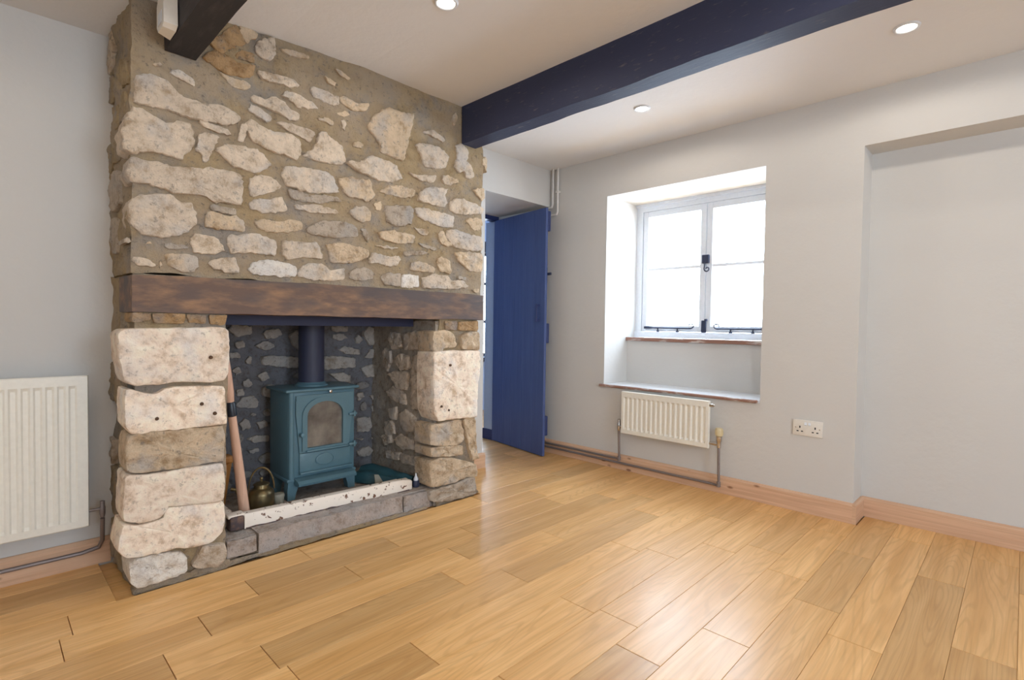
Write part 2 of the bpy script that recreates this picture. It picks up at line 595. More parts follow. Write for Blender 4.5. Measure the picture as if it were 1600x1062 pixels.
for i, (a, b) in enumerate(zip(EDGES, EDGES[1:])):
    row(a, b, -1.9, ALC - 0.012 if b < 0.60 else XR - 0.012, JOINTS[i])
for k in range(1, 5):           # rows nearer than the camera, seen only from a step aside
    y1 = EDGES[0] - 0.153 * (k - 1)
    row(y1 - 0.153, y1, -1.9, ALC - 0.012, (random.uniform(1.6, 3.0), random.uniform(0.2, 1.3)))
for k in range(8):              # rows beside the chimney and through the doorway
    y0 = 2.280 + 0.153 * k
    if y0 + 0.153 < YB + 0.06:
        row(y0, min(y0 + 0.153, YB - 0.012), -1.9, 0.335, (random.uniform(-0.9, -0.2),))
    row(y0, y0 + 0.153, 2.075 if y0 + 0.153 < YB + 0.06 else 2.47, XR - 0.012, (random.uniform(2.5, 2.9),))

# skirting
mb = MB()


def skirt_y(mb, x, y0, y1, side=-1, h=0.105, t=0.017):
    mb.prism([(0, 0), (t, 0), (t, h - 0.012), (t * 0.45, h), (0, h)], y0, y1, lambda u, v, d: (x + side * u, d, v))


def skirt_x(mb, y, x0, x1, h=0.105, t=0.017):
    mb.prism([(0, 0), (t, 0), (t, h - 0.012), (t * 0.45, h), (0, h)], x0, x1, lambda u, v, d: (d, y - u, v))


skirt_y(mb, XR, 0.61, 3.27)
struct(mb.build('baseboard_right', MAT['pine']), 'bare pine skirting below the window wall')
mb = MB(); skirt_y(mb, ALC, -1.2, 0.605)
struct(mb.build('baseboard_alcove', MAT['pine']), 'knotty pine skirting in the alcove')
mb = MB(); mb.prism([(0, 0), (0.017, 0), (0.017, 0.093), (0.008, 0.105), (0, 0.105)], XR - 0.017, ALC - 0.017, lambda u, v, d: (d, 0.61 - u, v))
struct(mb.build('baseboard_return', MAT['pine']), 'short pine skirting return at the alcove corner')
mb = MB(); skirt_x(mb, YB, -1.9, 0.375)
struct(mb.build('baseboard_left', MAT['pine']), 'pine skirting under the big radiator')
mb = MB(); skirt_x(mb, YB, 2.05, 2.487)
struct(mb.build('baseboard_pier', MAT['pine']), 'pine skirting beside the chimney')

# ------------------------------------------------------------------ hall beyond the doorway
mb = MB()
mb.box(2.0, 3.55, 4.6, 4.8, -0.05, 2.4).box(4.75, 5.2, 4.6, 4.8, -0.05, 2.4).box(3.55, 4.75, 4.6, 4.8, -0.05, 0.62).box(3.55, 4.75, 4.6, 4.8, 1.99, 2.4)
mb.box(5.0, 5.2, 3.28, 4.6, -0.05, 2.4).box(2.0, 2.2, 3.28, 4.6, -0.05, 2.4)
mb.box(3.17, 5.0, 3.28, 3.4, -0.05, 2.4).box(2.2, 2.45, 3.28, 3.4, -0.05, 2.4).box(2.45, 3.17, 3.28, 3.4, 1.96, 2.4)
struct(mb.build('wall_hall', MAT['blue_white']), 'pale walls of the hall beyond the door')
mb = MB(); mb.box(2.0, 5.2, 3.281, 4.8, 2.4, 2.5)
struct(mb.build('ceiling_hall', MAT['ceiling']))
win2 = struct(empty('window_2', (4.15, 4.62, 0.62)), 'dark framed hall window seen through the doorway')
m = MB(); m.box(3.55, 4.75, 4.60, 4.66, 1.86, 1.99); m.build('lintel', MAT['dark_oak'], win2)
m = MB()
for z0, z1 in ((0.62, 0.66), (1.025, 1.06), (1.48, 1.515), (1.83, 1.86)): m.box(3.55, 4.75, 4.66, 4.70, z0, z1)
for xa in (3.55, 3.93, 4.33, 4.71): m.box(xa, xa + 0.04, 4.66, 4.70, 0.62, 1.86)
m.build('frame', MAT['dark_oak'], win2)
for xa in (3.59, 3.97, 4.37):
    for z0, z1 in ((0.66, 1.025), (1.06, 1.48), (1.515, 1.83)):
        m = MB(); m.box(xa, xa + 0.35, 4.678, 4.682, z0, z1); m.build('pane', MAT['glass'], win2)
m = MB(); m.box(3.45, 4.85, 4.55, 4.60, 0.57, 0.62, 0.006); m.build('window_sill', MAT['dark_oak'], win2)
# shrub outside the hall window
mb = MB()
for i in range(420):
    a, b, r = random.uniform(0, 6.28), random.uniform(-1, 1), random.random() ** 0.4
    c = Vector((4.6 + 0.75 * r * math.cos(a) * math.sqrt(1 - b * b), 6.0 + 0.5 * r * math.sin(a) * math.sqrt(1 - b * b), 2.0 + 0.55 * r * b))
    d1 = Vector((random.gauss(0, 1), random.gauss(0, 1), random.gauss(0, 1))).normalized() * 0.07
    d2 = d1.orthogonal().normalized() * 0.03
    mb.quad((c - d1, c + d2, c + d1, c - d2))
sh = empty('garden_shrub', (4.6, 6.0, -0.1), 'leafy green shrub outside the hall window', 'shrub')
mb.build('foliage', MAT['leaf'], sh, kind='stuff')
m = MB(); m.tube([(4.6, 6.0, -0.1), (4.62, 6.0, 0.8), (4.58, 6.02, 1.9)], [0.05, 0.04, 0.02]); m.build('stem', MAT['dark_oak'], sh)
portal('hall_window_daylight', (4.15, 4.85, 1.3), (-H, 0, 0), 1.2, 1.3)

# ------------------------------------------------------------------ door, open against the right wall
dh, df = Vector((3.108, 3.278, 0)), Vector((3.0, 2.60, 0))
dv = (df - dh).normalized()
dn = Vector((-dv.y, dv.x, 0))          # towards the right wall
if dn.x < 0: dn = -dn
DW = (df - dh).length
Td = lambda co: dh + dv * co.x + dn * co.y + Vector((0, 0, co.z))
door = struct(empty('door_1', dh), 'navy blue plank door standing open against the right wall')
for i in range(5):
    a, b = DW * i / 5, DW * (i + 1) / 5
    m = MB(); m.box(a + 0.0006, b - 0.0006, 0, 0.022, 0.006, 1.893, 0.0012, 1, Td)
    m.build('plank', MAT['door'], door)
for z in (0.16, 0.87, 1.72):
    m = MB(); m.box(0.03, DW + 0.0, 0.022, 0.05, z, z + 0.15, 0.004, 1, Td); m.build('ledge', MAT['navy'], door)
m = MB(); m.box(DW - 0.10, DW + 0.035, 0.024, 0.036, 1.385, 1.405, 0.003, 1, Td); m.box(DW - 0.06, DW - 0.03, 0.022, 0.05, 1.33, 1.45, 0.003, 1, Td)
m.build('latch', MAT['iron'], door)
m = MB(); m.box(DW - 0.075, DW - 0.06, -0.03, -0.018, 1.03, 1.17, 0.004, 1, Td); m.box(DW - 0.076, DW - 0.059, -0.02, 0.0, 1.035, 1.05, 0, 1, Td); m.box(DW - 0.076, DW - 0.059, -0.02, 0.0, 1.15, 1.165, 0, 1, Td)
m.build('pull_handle', MAT['navy'], door)
m = MB(); m.box(2.47, 3.165, 3.281, 3.36, 1.90, 1.955, 0.004).box(2.47, 2.53, 3.281, 3.36, 0, 1.90)
struct(m.build('trim_1', MAT['navy']), 'navy head of the door frame')
m = MB(); m.box(3.122, 3.165, 3.285, 3.40, 0.09, 1.895, 0.003)
struct(m.build('trim_2', MAT['blue_white']), 'pale blue grey door jamb')
m = MB(); m.box(3.118, 3.167, 3.283, 3.41, 0.0, 0.09, 0.002)
struct(m.build('trim_3', MAT['navy']), 'navy plinth block at the foot of the door jamb')

# ------------------------------------------------------------------ window in the right wall
win = struct(empty('window_1', (3.59, 1.625, 0.905)), 'white casement window with four panes in a deep recess')
WX0, WX1, WY0, WY1, WZ0, WZ1 = 3.575, 3.64, 1.085, 2.166, 0.925, 1.935
m = MB()
m.box(WX0, WX1, WY0, WY0 + 0.05, WZ0 + 0.045, WZ1 - 0.055).box(WX0, WX1, WY1 - 0.05, WY1, WZ0 + 0.045, WZ1 - 0.055)
m.box(WX0, WX1, WY0, WY1, WZ1 - 0.055, WZ1).box(WX0 - 0.012, WX1, WY0, WY1, WZ0, WZ0 + 0.045)
m.box(WX0 - 0.02, WX0, WY0, WY1, WZ1 - 0.02, WZ1)
m.build('window_frame', MAT['white_gloss'], win)
mid = 1.615
for ya, yb, sg in ((mid + 0.002, WY1 - 0.052, 1), (WY0 + 0.052, mid - 0.002, -1)):
    z0, z1 = WZ0 + 0.047, WZ1 - 0.057
    s = 0.042
    m = MB()
    x0, x1 = WX0 + 0.008, WX1 - 0.012
    m.box(x0, x1, ya, ya + s, z0, z1, 0.003).box(x0, x1, yb - s, yb, z0, z1, 0.003)
    m.box(x0 + 0.001, x1 - 0.001, ya + s, yb - s, z1 - s, z1).box(x0 + 0.001, x1 - 0.001, ya + s, yb - s, z0, z0 + s)
    cs = m.build('casement', MAT['white_gloss'], win)
    zb = 1.44
    m = MB(); m.box(x0 + 0.008, x1 - 0.006, ya + s - 0.004, yb - s + 0.004, zb - 0.011, zb + 0.011, 0.004); m.build('glazing_bar', MAT['white_gloss'], cs)
    for p0, p1 in ((z0 + s - 0.004, zb - 0.009), (zb + 0.009, z1 - s + 0.004)):
        m = MB(); m.box(3.605, 3.609, ya + s - 0.005, yb - s + 0.005, p0, p1); m.build('pane', MAT['glass'], cs)
    # casement stay lying along the bottom rail
    m = MB()
    xs, zs = WX0 - 0.008, WZ0 + 0.075
    far = yb - 0.06 if sg > 0 else ya + 0.06
    near = ya + 0.09 if sg > 0 else yb - 0.09
    m.tube([(xs, far, zs), (xs, near, zs - 0.002)], 0.006, 8)
    curl = [(xs, near - sg * (0.018 * math.sin(a) + 0.0), zs + 0.016 - 0.018 * math.cos(a) * (1 - a / 14)) for a in [k * 0.5 for k in range(11)]]
    m.tube(curl, 0.0045, 8)
    m.box(xs - 0.004, xs + 0.016, far - 0.03, far + 0.03, zs - 0.009, zs + 0.009, 0.002)
    for yy in (0.25, 0.7):
        yp = far + (near - far) * yy
        m.lathe((xs, yp, WZ0 + 0.045), [(0.012, 0), (0.012, 0.006), (0.005, 0.01), (0.005, 0.03)], 10)
    m.build('casement_stay', MAT['iron'], cs)
m = MB()
m.box(WX0 - 0.01, WX0 + 0.008, mid - 0.028, mid + 0.024, 1.455, 1.515, 0.003)
m.tube([(WX0 - 0.012, mid - 0.002, 1.46), (WX0 - 0.014, mid + 0.002, 1.425)] + [(WX0 - 0.014, mid - 0.018 + 0.021 * math.cos(a) * (1 - a / 9), 1.415 - 0.021 * math.sin(a) * (1 - a / 9)) for a in [k * 0.45 for k in range(15)]], 0.0045, 8)
m.build('casement_fastener', MAT['iron'], win)
m = MB(); m.box(WX0 - 0.012, WX0 + 0.006, mid - 0.016, mid + 0.016, 0.965, 1.055, 0.003); m.box(WX0 - 0.016, WX0, mid - 0.028, mid - 0.006, 1.05, 1.065, 0.003)
m.build('bolt', MAT['iron'], win)
m = MB(); m.box(3.455, 3.575, WY0, WY1, 0.896, 0.924); o = m.build('window_sill', MAT['white_gloss'], win)
m = MB(); m.box(3.443, 3.455, WY0, WY1, 0.898, 0.925, 0.003, 2); m.build('nosing', MAT['sill'], o)
m = MB(); m.box(3.166, 3.466, 1.087, WY1 - 0.001, 0.571, 0.586); o = m.build('window_sill', MAT['white_gloss'], win)
m = MB(); m.box(3.140, 3.166, 1.095, 2.195, 0.570, 0.588, 0.006, 2); m.build('nosing', MAT['sill'], o)

# outlines of the stones on the chimney face: tone, then x, z pairs in metres
UPPER_STONES = [
  ('w', 0.404, 1.866, 0.399, 1.768, 0.429, 1.775, 0.482, 1.778, 0.547, 1.771, 0.615, 1.774, 0.697, 1.778, 0.734, 1.803, 0.737, 1.832, 0.681, 1.844, 0.615, 1.840, 0.561, 1.835, 0.519, 1.848, 0.492, 1.881, 0.451, 1.888),
  ('w', 0.392, 1.755, 0.422, 1.755, 0.441, 1.744, 0.469, 1.736, 0.491, 1.728, 0.544, 1.747, 0.568, 1.741, 0.575, 1.707, 0.575, 1.666, 0.544, 1.623, 0.539, 1.607, 0.503, 1.610, 0.469, 1.616, 0.428, 1.615, 0.400, 1.591, 0.368, 1.608, 0.360, 1.661, 0.373, 1.708),
  ('w', 0.499, 1.915, 0.515, 1.932, 0.543, 1.936, 0.562, 1.926, 0.576, 1.918, 0.586, 1.897, 0.571, 1.892, 0.552, 1.901, 0.519, 1.906),
  ('t', 0.447, 1.930, 0.474, 1.943, 0.480, 1.932, 0.460, 1.920),
  ('t', 0.676, 1.977, 0.718, 1.969, 0.767, 1.974, 0.789, 1.959, 0.761, 1.935, 0.718, 1.935, 0.692, 1.949),
  ('w', 0.817, 2.033, 0.858, 2.041, 0.905, 2.045, 0.954, 2.050, 0.986, 2.030, 0.960, 2.015, 0.887, 2.009, 0.840, 2.008),
  ('w', 0.806, 2.140, 0.834, 2.168, 0.881, 2.193, 0.887, 2.147, 0.881, 2.109, 0.858, 2.091, 0.823, 2.093, 0.806, 2.113),
  ('t', 0.742, 2.198, 0.772, 2.190, 0.806, 2.189, 0.817, 2.173, 0.772, 2.132, 0.753, 2.148),
  ('b', 0.729, 2.070, 0.761, 2.094, 0.800, 2.091, 0.800, 2.056, 0.767, 2.055, 0.734, 2.055),
  ('b', 0.635, 2.079, 0.681, 2.130, 0.734, 2.189, 0.750, 2.147, 0.772, 2.127, 0.718, 2.089, 0.676, 2.050),
  ('b', 0.610, 2.012, 0.656, 2.059, 0.697, 2.052, 0.734, 2.038, 0.800, 2.050, 0.795, 2.007, 0.734, 1.980, 0.681, 1.979, 0.650, 1.996),
  ('t', 0.911, 2.162, 0.966, 2.171, 1.030, 2.174, 1.030, 2.158, 0.966, 2.147, 0.914, 2.145),
  ('w', 0.789, 1.912, 0.806, 1.932, 0.840, 1.922, 0.887, 1.949, 0.924, 1.936, 0.942, 1.917, 0.986, 1.906, 0.980, 1.879, 0.948, 1.870, 0.887, 1.889, 0.840, 1.895, 0.800, 1.901),
  ('w', 0.911, 1.964, 0.937, 1.989, 0.967, 1.992, 1.009, 1.982, 1.044, 1.976, 1.066, 1.955, 1.034, 1.942, 1.002, 1.946, 0.992, 1.933, 0.964, 1.948, 0.937, 1.959),
  ('w', 0.788, 1.887, 0.815, 1.886, 0.840, 1.874, 0.866, 1.862, 0.869, 1.843, 0.843, 1.836, 0.822, 1.846, 0.797, 1.855, 0.779, 1.859),
  ('w', 0.750, 1.796, 0.772, 1.814, 0.772, 1.767, 0.759, 1.731, 0.737, 1.729, 0.740, 1.758),
  ('w', 0.772, 1.796, 0.789, 1.827, 0.829, 1.812, 0.876, 1.801, 0.949, 1.808, 0.986, 1.794, 0.990, 1.751, 0.974, 1.709, 0.949, 1.710, 0.918, 1.721, 0.888, 1.716, 0.841, 1.726, 0.800, 1.739, 0.784, 1.764),
  ('w', 0.891, 1.843, 0.921, 1.858, 0.961, 1.856, 1.020, 1.852, 1.052, 1.851, 1.048, 1.819, 1.034, 1.798, 0.985, 1.809, 0.948, 1.819, 0.918, 1.831),
  ('w', 0.600, 1.770, 0.625, 1.772, 0.666, 1.766, 0.697, 1.764, 0.718, 1.749, 0.697, 1.741, 0.655, 1.741, 0.615, 1.747),
  ('w', 0.600, 1.715, 0.630, 1.731, 0.668, 1.725, 0.655, 1.691, 0.640, 1.653, 0.627, 1.622, 0.610, 1.615, 0.610, 1.646, 0.585, 1.651, 0.597, 1.676),
  ('w', 0.658, 1.672, 0.692, 1.701, 0.750, 1.707, 0.812, 1.711, 0.846, 1.689, 0.867, 1.664, 0.847, 1.641, 0.806, 1.618, 0.761, 1.617, 0.718, 1.624, 0.686, 1.651),
  ('w', 0.379, 1.537, 0.394, 1.576, 0.420, 1.577, 0.464, 1.577, 0.518, 1.571, 0.580, 1.582, 0.635, 1.594, 0.697, 1.597, 0.745, 1.590, 0.748, 1.555, 0.745, 1.474, 0.702, 1.475, 0.645, 1.470, 0.614, 1.484, 0.565, 1.481, 0.504, 1.482, 0.441, 1.494, 0.398, 1.490, 0.383, 1.513),
  ('w', 0.380, 1.415, 0.415, 1.447, 0.454, 1.460, 0.499, 1.468, 0.537, 1.448, 0.565, 1.448, 0.585, 1.418, 0.587, 1.374, 0.565, 1.349, 0.536, 1.326, 0.485, 1.311, 0.440, 1.308, 0.410, 1.317, 0.384, 1.349),
  ('t', 0.624, 1.425, 0.634, 1.432, 0.681, 1.423, 0.734, 1.425, 0.762, 1.406, 0.759, 1.368, 0.707, 1.366, 0.624, 1.369),
  ('g', 0.635, 1.454, 0.681, 1.457, 0.734, 1.451, 0.729, 1.430, 0.681, 1.428, 0.640, 1.436),
  ('w', 0.781, 1.586, 0.829, 1.608, 0.870, 1.610, 0.912, 1.582, 0.888, 1.556, 0.841, 1.532, 0.789, 1.520),
  ('w', 0.778, 1.479, 0.801, 1.507, 0.841, 1.514, 0.864, 1.512, 0.909, 1.539, 0.925, 1.511, 0.937, 1.482, 0.888, 1.462, 0.824, 1.457, 0.789, 1.467),
  ('w', 0.912, 1.631, 0.935, 1.667, 0.979, 1.677, 1.030, 1.682, 1.097, 1.684, 1.139, 1.667, 1.167, 1.606, 1.098, 1.587, 1.031, 1.577, 0.979, 1.583, 0.941, 1.588),
  ('t', 0.806, 1.407, 0.829, 1.428, 0.888, 1.425, 0.950, 1.447, 0.994, 1.435, 1.000, 1.411, 0.937, 1.386, 0.876, 1.381, 0.824, 1.386),
  ('g', 0.937, 1.566, 0.968, 1.578, 1.023, 1.570, 1.052, 1.559, 1.023, 1.538, 0.962, 1.536),
  ('w', 0.570, 1.317, 0.589, 1.333, 0.639, 1.334, 0.665, 1.318, 0.691, 1.284, 0.655, 1.266, 0.609, 1.261, 0.579, 1.263),
  ('w', 0.702, 1.340, 0.729, 1.349, 0.778, 1.359, 0.824, 1.362, 0.885, 1.345, 0.886, 1.284, 0.830, 1.284, 0.778, 1.285, 0.718, 1.272, 0.707, 1.300),
  ('w', 0.919, 1.350, 0.969, 1.353, 1.007, 1.351, 1.065, 1.362, 1.083, 1.331, 1.093, 1.290, 1.040, 1.291, 0.994, 1.282, 0.944, 1.275, 0.919, 1.288),
  ('w', 0.384, 1.221, 0.409, 1.231, 0.440, 1.221, 0.460, 1.202, 0.444, 1.195, 0.405, 1.195),
  ('t', 0.485, 1.242, 0.536, 1.253, 0.570, 1.251, 0.594, 1.242, 0.594, 1.209, 0.565, 1.182, 0.536, 1.185, 0.494, 1.205),
  ('w', 0.629, 1.223, 0.660, 1.249, 0.718, 1.261, 0.734, 1.245, 0.748, 1.202, 0.707, 1.193, 0.665, 1.204),
  ('W', 0.776, 1.213, 0.801, 1.245, 0.847, 1.259, 0.913, 1.256, 0.969, 1.249, 0.972, 1.205, 0.925, 1.195, 0.859, 1.196, 0.801, 1.198),
  ('t', 0.427, 1.280, 0.440, 1.292, 0.447, 1.277, 0.429, 1.272),
  ('t', 0.464, 1.208, 0.473, 1.217, 0.480, 1.204, 0.469, 1.195),
  ('g', 0.359, 1.285, 0.380, 1.293, 0.382, 1.277, 0.363, 1.269),
  ('g', 0.485, 1.287, 0.541, 1.289, 0.567, 1.281, 0.541, 1.270, 0.490, 1.270),
  ('w', 0.980, 1.210, 1.006, 1.250, 1.052, 1.267, 1.099, 1.265, 1.134, 1.238, 1.198, 1.261, 1.195, 1.203, 1.120, 1.194, 1.032, 1.191),
  ('w', 0.967, 1.510, 1.005, 1.519, 1.071, 1.528, 1.132, 1.525, 1.168, 1.511, 1.133, 1.498, 1.044, 1.491, 0.979, 1.499),
  ('t', 1.226, 1.528, 1.270, 1.559, 1.316, 1.563, 1.340, 1.546, 1.336, 1.497, 1.286, 1.486, 1.248, 1.504),
  ('t', 1.359, 1.588, 1.395, 1.605, 1.404, 1.578, 1.388, 1.554, 1.360, 1.560),
  ('g', 1.416, 1.580, 1.495, 1.601, 1.574, 1.607, 1.584, 1.564, 1.566, 1.517, 1.479, 1.493, 1.429, 1.511),
  ('g', 1.025, 1.418, 1.071, 1.450, 1.147, 1.471, 1.241, 1.465, 1.264, 1.452, 1.264, 1.411, 1.168, 1.395, 1.085, 1.397, 1.031, 1.400),
  ('g', 1.286, 1.455, 1.313, 1.459, 1.333, 1.413, 1.318, 1.400, 1.298, 1.422),
  ('t', 1.119, 1.359, 1.190, 1.374, 1.264, 1.363, 1.326, 1.356, 1.318, 1.320, 1.272, 1.295, 1.213, 1.282, 1.141, 1.282),
  ('w', 1.330, 1.293, 1.353, 1.348, 1.390, 1.342, 1.439, 1.333, 1.498, 1.346, 1.515, 1.326, 1.481, 1.297, 1.431, 1.285, 1.374, 1.298),
  ('t', 1.381, 1.447, 1.446, 1.467, 1.531, 1.468, 1.594, 1.461, 1.585, 1.426, 1.532, 1.409, 1.463, 1.411, 1.397, 1.421),
  ('w', 1.597, 1.604, 1.656, 1.614, 1.713, 1.608, 1.802, 1.607, 1.853, 1.599, 1.843, 1.542, 1.773, 1.532, 1.704, 1.541, 1.648, 1.552, 1.611, 1.576),
  ('w', 1.619, 1.645, 1.638, 1.694, 1.678, 1.726, 1.745, 1.740, 1.815, 1.741, 1.789, 1.706, 1.805, 1.670, 1.784, 1.637, 1.736, 1.637, 1.679, 1.648),
  ('w', 1.827, 1.674, 1.871, 1.704, 1.928, 1.710, 1.952, 1.701, 2.011, 1.698, 2.070, 1.681, 2.067, 1.653, 2.000, 1.638, 1.936, 1.627, 1.873, 1.621, 1.833, 1.632),
  ('t', 1.942, 1.597, 1.989, 1.613, 2.061, 1.620, 2.065, 1.589, 2.056, 1.556, 2.014, 1.550, 1.978, 1.563, 1.954, 1.581),
  ('t', 1.777, 1.809, 1.803, 1.819, 1.848, 1.807, 1.881, 1.810, 1.887, 1.794, 1.848, 1.781, 1.826, 1.766, 1.788, 1.769, 1.771, 1.787),
  ('w', 1.559, 1.783, 1.588, 1.769, 1.627, 1.777, 1.677, 1.792, 1.729, 1.795, 1.724, 1.773, 1.693, 1.756, 1.642, 1.754, 1.593, 1.762),
  ('w', 1.862, 1.994, 1.909, 2.010, 1.952, 1.985, 1.953, 1.944, 1.921, 1.925, 1.975, 1.909, 1.998, 1.864, 1.992, 1.843, 1.944, 1.836, 1.927, 1.865, 1.890, 1.853, 1.861, 1.875, 1.873, 1.933),
  ('t', 1.998, 1.776, 2.040, 1.793, 2.077, 1.796, 2.090, 1.748, 2.066, 1.726, 2.016, 1.757),
  ('t', 2.064, 1.970, 2.086, 1.989, 2.099, 1.960, 2.097, 1.896, 2.081, 1.924, 2.065, 1.930),
  ('t', 1.321, 1.940, 1.348, 1.996, 1.392, 2.037, 1.432, 2.066, 1.508, 2.064, 1.574, 2.076, 1.561, 1.999, 1.544, 1.936, 1.527, 1.873, 1.523, 1.832, 1.468, 1.837, 1.393, 1.847, 1.385, 1.880, 1.353, 1.921),
  ('w', 1.284, 1.766, 1.330, 1.808, 1.370, 1.810, 1.426, 1.806, 1.477, 1.796, 1.511, 1.742, 1.460, 1.713, 1.395, 1.699, 1.331, 1.714, 1.277, 1.723, 1.221, 1.751, 1.235, 1.763),
  ('w', 1.004, 1.733, 1.037, 1.760, 1.070, 1.813, 1.083, 1.858, 1.110, 1.859, 1.145, 1.832, 1.188, 1.817, 1.202, 1.754, 1.174, 1.734, 1.124, 1.729, 1.063, 1.725),
  ('w', 1.593, 1.934, 1.652, 1.949, 1.718, 1.950, 1.787, 1.944, 1.812, 1.915, 1.788, 1.858, 1.739, 1.840, 1.654, 1.832, 1.644, 1.879),
  ('w', 1.647, 2.007, 1.698, 2.040, 1.737, 2.024, 1.786, 2.006, 1.781, 1.986, 1.727, 1.999),
  ('w', 1.042, 2.034, 1.062, 2.050, 1.095, 2.048, 1.137, 2.039, 1.172, 2.037, 1.169, 2.003, 1.137, 1.990, 1.089, 1.995, 1.045, 2.009),
  ('t', 1.172, 2.037, 1.208, 2.055, 1.237, 2.041, 1.275, 2.036, 1.324, 2.058, 1.321, 2.033, 1.282, 2.007, 1.238, 1.997, 1.201, 2.013),
  ('t', 1.158, 1.960, 1.201, 1.986, 1.227, 1.974, 1.194, 1.954, 1.165, 1.953),
  ('w', 1.180, 1.934, 1.198, 1.949, 1.209, 1.929, 1.198, 1.892, 1.187, 1.916),
  ('t', 1.066, 1.914, 1.110, 1.930, 1.151, 1.919, 1.145, 1.901, 1.110, 1.907, 1.073, 1.906),
  ('t', 1.239, 1.843, 1.268, 1.864, 1.299, 1.858, 1.291, 1.836, 1.253, 1.833),
  ('t', 1.157, 2.163, 1.186, 2.160, 1.229, 2.142, 1.215, 2.130, 1.171, 2.142),
  ('t', 1.105, 2.112, 1.157, 2.104, 1.151, 2.082, 1.116, 2.090),
  ('t', 1.834, 2.145, 1.860, 2.176, 1.875, 2.149, 1.855, 2.100, 1.840, 2.107),
  ('t', 1.167, 1.659, 1.203, 1.680, 1.262, 1.686, 1.331, 1.693, 1.347, 1.648, 1.359, 1.622, 1.316, 1.590, 1.263, 1.597, 1.218, 1.596, 1.189, 1.631),
  ('t', 1.387, 1.649, 1.436, 1.686, 1.503, 1.700, 1.591, 1.695, 1.583, 1.660, 1.530, 1.643, 1.461, 1.641, 1.411, 1.643),
  ('g', 0.979, 1.545, 1.064, 1.574, 1.160, 1.579, 1.182, 1.563, 1.098, 1.541, 1.005, 1.531),
  ('g', 1.399, 1.236, 1.431, 1.256, 1.512, 1.255, 1.512, 1.193, 1.432, 1.191, 1.399, 1.207),
  ('W', 1.518, 1.245, 1.534, 1.254, 1.619, 1.253, 1.622, 1.192, 1.521, 1.186),
  ('w', 1.651, 1.248, 1.717, 1.268, 1.816, 1.268, 1.837, 1.246, 1.921, 1.248, 1.964, 1.218, 1.858, 1.199, 1.661, 1.195),
  ('t', 1.746, 1.349, 1.765, 1.370, 1.825, 1.356, 1.841, 1.326, 1.837, 1.286, 1.766, 1.292, 1.746, 1.317),
  ('t', 1.866, 1.401, 1.961, 1.415, 2.061, 1.418, 2.073, 1.373, 2.063, 1.312, 1.974, 1.309, 1.919, 1.341, 1.887, 1.371),
  ('w', 1.808, 1.517, 1.864, 1.529, 1.959, 1.518, 2.048, 1.513, 2.072, 1.474, 2.061, 1.435, 1.950, 1.426, 1.865, 1.433, 1.813, 1.474),
  ('t', 1.744, 1.489, 1.783, 1.514, 1.803, 1.473, 1.850, 1.439, 1.814, 1.427, 1.764, 1.444),
  ('t', 1.593, 1.502, 1.658, 1.504, 1.686, 1.496, 1.677, 1.468, 1.630, 1.477),
  ('t', 1.577, 1.317, 1.623, 1.333, 1.688, 1.320, 1.727, 1.308, 1.717, 1.276, 1.642, 1.281, 1.578, 1.280),
  ('g', 1.228, 1.236, 1.257, 1.259, 1.319, 1.268, 1.358, 1.250, 1.350, 1.218, 1.288, 1.203, 1.235, 1.209),
  ('g', 1.621, 1.427, 1.687, 1.420, 1.745, 1.411, 1.716, 1.400, 1.640, 1.410),
  ('t', 1.997, 1.207, 2.053, 1.210, 2.042, 1.189, 2.003, 1.191),
  ('t', 1.365, 1.382, 1.430, 1.393, 1.498, 1.383, 1.447, 1.373),
  ('g', 1.532, 1.372, 1.631, 1.390, 1.678, 1.380, 1.622, 1.359, 1.541, 1.354),
  ('g', 1.889, 1.274, 1.953, 1.270, 1.942, 1.253, 1.889, 1.256),
]
